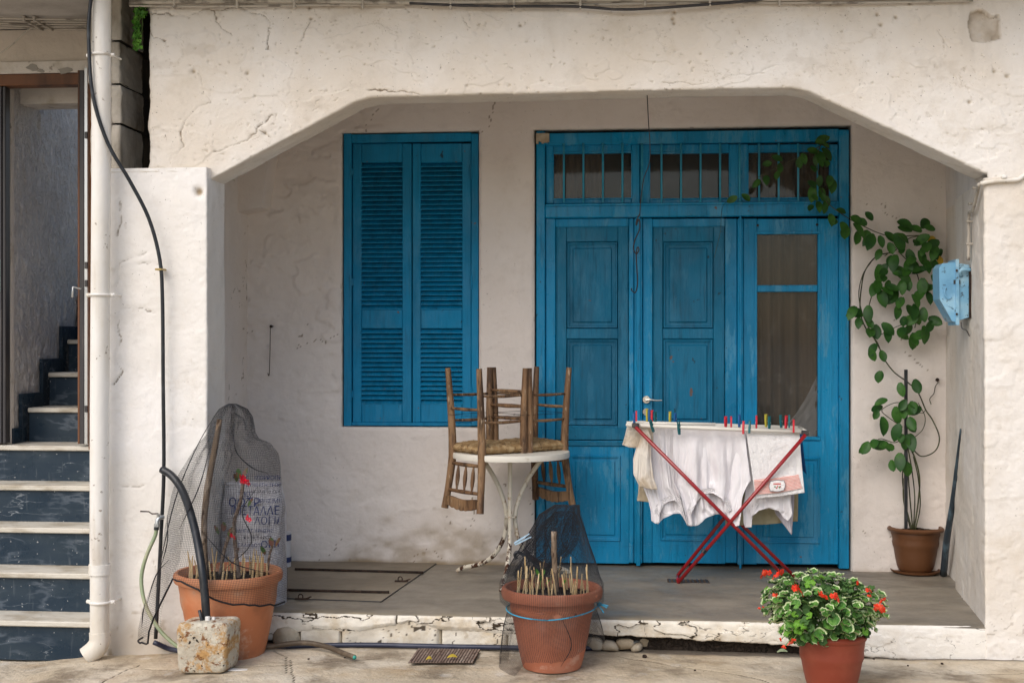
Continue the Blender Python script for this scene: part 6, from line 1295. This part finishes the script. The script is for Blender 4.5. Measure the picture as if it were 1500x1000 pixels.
# ------------------------------------------------------------------ wires and hooks
hw = thing('hanging_hook', 'long thin wire with a rusty hook hanging from the beam in front of the door', 'hook', P(948, 142, .1))
MB().tube([P(948, 140, .1), P(950, 180, .1), P(952, 210, .1), P(951.5, 238, .1), P(943, 262, .1), P(939, 290, .1), P(937, 316, .1)], .0024, 6, smooth=5).build('wire', m_wire, hw, smooth=True)
MB().tube([P(937, 314, .1), P(933, 322, .1), P(932, 330, .1), P(936, 321, .1), P(937, 335, .1), P(930, 352, .1), P(928, 364, .1), P(932, 372, .1), P(936, 366, .1), P(934, 362, .1), P(932, 372, .1), P(933, 395, .1), P(934, 415, .1), P(931, 428, .1), P(926, 426, .1), P(925, 422, .1)], .0034, 6, smooth=5).build('iron_hook', m_wire, hw, smooth=True)
wh = thing('wall_hook', 'thin bent wire hanging from a nail on the porch back wall left of the shutters', 'hook', P(397, 480, 1.42))
MB().tube([P(401, 478, 1.44), P(397, 478, 1.425), P(396, 485, 1.42), P(395.5, 515, 1.42), P(394.5, 547, 1.42), P(393, 549, 1.415), P(392.5, 546, 1.415)], .0024, 6, smooth=4).build('wire', m_rust, wh, smooth=True)
MB().tube([P(398, 478, 1.45), P(397, 478, 1.41)], [.008, .010], 10).build('nail', m_rust, wh)
o = MB().tube([P(1372, 556, 1.42), P(1374, 560, 1.425), P(1370, 566, 1.43), P(1368, 576, 1.43), P(1362, 584, 1.43), P(1364, 592, 1.43)], .0025, 6, smooth=4).build('wall_string', m_vine, None, smooth=True); tag(o, 'twisted dry tendril stuck to the wall in the right corner above the pot', 'tendril')
o = MB().tube([P(1373, 556, 1.45), P(1373, 556, 1.41)], .011, 10).build('wall_plug', m_rust, None, smooth=40); tag(o, 'small brown plug in the wall at the top of the dry tendril', 'wall plug')
# ------------------------------------------------------------------ cistern cover, rods, drains
hc = thing('cistern_cover', 'brown cement cistern cover set in the left part of the porch floor', 'cover', G(520, 850, FLOOR))
q = [G(425, 822, FLOOR), G(640, 825, FLOOR), G(558, 882, FLOOR), G(330, 874, FLOOR)]; b = MB(); b.prism([(v.x, v.y) for v in q], FLOOR - .01, FLOOR + .0075, 2); b.build('cover_slab', m_hatch, hc)
b = MB()
for a_, c_ in ((0, 1), (1, 2), (2, 3)): b.tube([q[a_] + Vector((0, 0, .0045)), q[c_] + Vector((0, 0, .0045))], .004, 4)
b.build('joint', m_charcoal, hc)
for (a, b_, c_, d_) in ((432, 833, 620, 838), (392, 863, 570, 867)): MB().tube([G(a, b_, FLOOR + .014), G(c_, d_, FLOOR + .014)], .0075, 8).build('iron_rod', m_rust, hc, smooth=True)
for (a, b_) in ((440, 877), (586, 851)):
    q = G(a, b_, FLOOR + .01); r_ = MB().box(q + Vector((-.03, -.01, -.002)), q + Vector((.045, .01, .006)), .002); r_.tube([q + Vector((.012 * math.cos(t) * 1.0, .004, .012 + .014 * math.sin(t))) for t in np.linspace(0, 6.28, 16)], .0032, 6); r_.tube([q + Vector((.03, 0, .004)), q + Vector((.06, -.01, .016))], .004, 6); r_.build('lifting_ring', m_rust, hc)
def grate(name, label, quad, z, n, mat, w=.004):
    t = thing(name, label, 'drain grate', (quad[0] + quad[2]) / 2); base = MB(); base.prism([(v.x, v.y) for v in quad], z + .001, z + .004, 2); base.build('grate_frame', m_rustbase, t)
    for k in range(n):
        s = (k + .5) / n; a = quad[0].lerp(quad[1], s); b_ = quad[3].lerp(quad[2], s); MB().prism([(a.x - w, a.y), (a.x + w, a.y), (b_.x + w, b_.y), (b_.x - w, b_.y)], z + .004, z + .007, 2).build('slat', mat, t)
zg = .012
grate('drain_grate', 'worn rusty drain grate in the street paving in front of the porch step', [G(612, 951, zg), G(704, 952, zg), G(693, 971, zg), G(598, 971, zg)], zg, 22, m_grate, .0042)
grate('drain_grate', 'small dark drain grate in the porch floor under the drying rack', [G(977, 848, FLOOR), G(1037, 849, FLOOR), G(1040, 854, FLOOR), G(978, 853, FLOOR)], FLOOR - .002, 9, m_charcoal, .005)
yl = MB()
for i, (a, b_, l_) in enumerate(((662, 963, .045), (628, 966, .026), (1146, 955, .05))):
    q = G(a, b_, .03); v = [];  n = 6
    m_ = m_yleaf if i < 2 else m_green
    b = MB(); 
    for k in range(n + 1):
        t = k / n; wv = .010 * math.sin(math.pi * t) + .0006; b.v += [(q.x - l_ / 2 + l_ * t, q.y - wv + .01 * t, q.z + .006 * math.sin(3 * t)), (q.x - l_ / 2 + l_ * t, q.y + wv + .01 * t, q.z + .012 * math.sin(3 * t) + .004)]
    for k in range(n): b.f.append((2 * k, 2 * k + 1, 2 * k + 3, 2 * k + 2)); b.mi.append(0)
    o = b.build('fallen_leaf', m_, None, smooth=True); tag(o, ['larger curled yellow leaf lying on the street drain grate', 'smaller yellow leaf at the left of the street drain grate', 'long green leaf fallen under the step beside the red geranium pot'][i], 'leaf')
# ------------------------------------------------------------------ weed hanging in the gap
iv = thing('wall_weed', 'bright green weed hanging in the dark gap at the top left of the beam', 'weed', P(205, 20, .02))
ri = random.Random(9); b = MB()
for i in range(420):
    px = ri.gauss(206, 5); py = ri.uniform(-12, 72); 
    if py > 25: px = 200 + (py - 25) * .02 + ri.gauss(0, 2.6)
    q = P(px, py, .02 + ri.uniform(-.05, .05)); s_ = ri.uniform(.006, .012); mq = Euler((ri.uniform(.4, 2), ri.uniform(-.8, .8), ri.uniform(0, 6))).to_matrix()
    b.add([q + mq @ (Vector((math.cos(t) * (1 + .25 * math.cos(3 * t)), math.sin(t) * (1 + .25 * math.cos(3 * t)), 0)) * s_) for t in np.linspace(0, 2 * math.pi, 8)[:-1]], [tuple(range(7))])
b.build('leaves', m_ivy, iv)['kind'] = 'stuff'
b = MB()
for x in (197, 200, 203, 207): b.tube([P(x + 3, -5, .03), P(x + 2, 20, .03), P(x, 45 + (x % 4) * 7, .03)], .0018, 5, smooth=3)
b.build('stems', m_bud, iv)
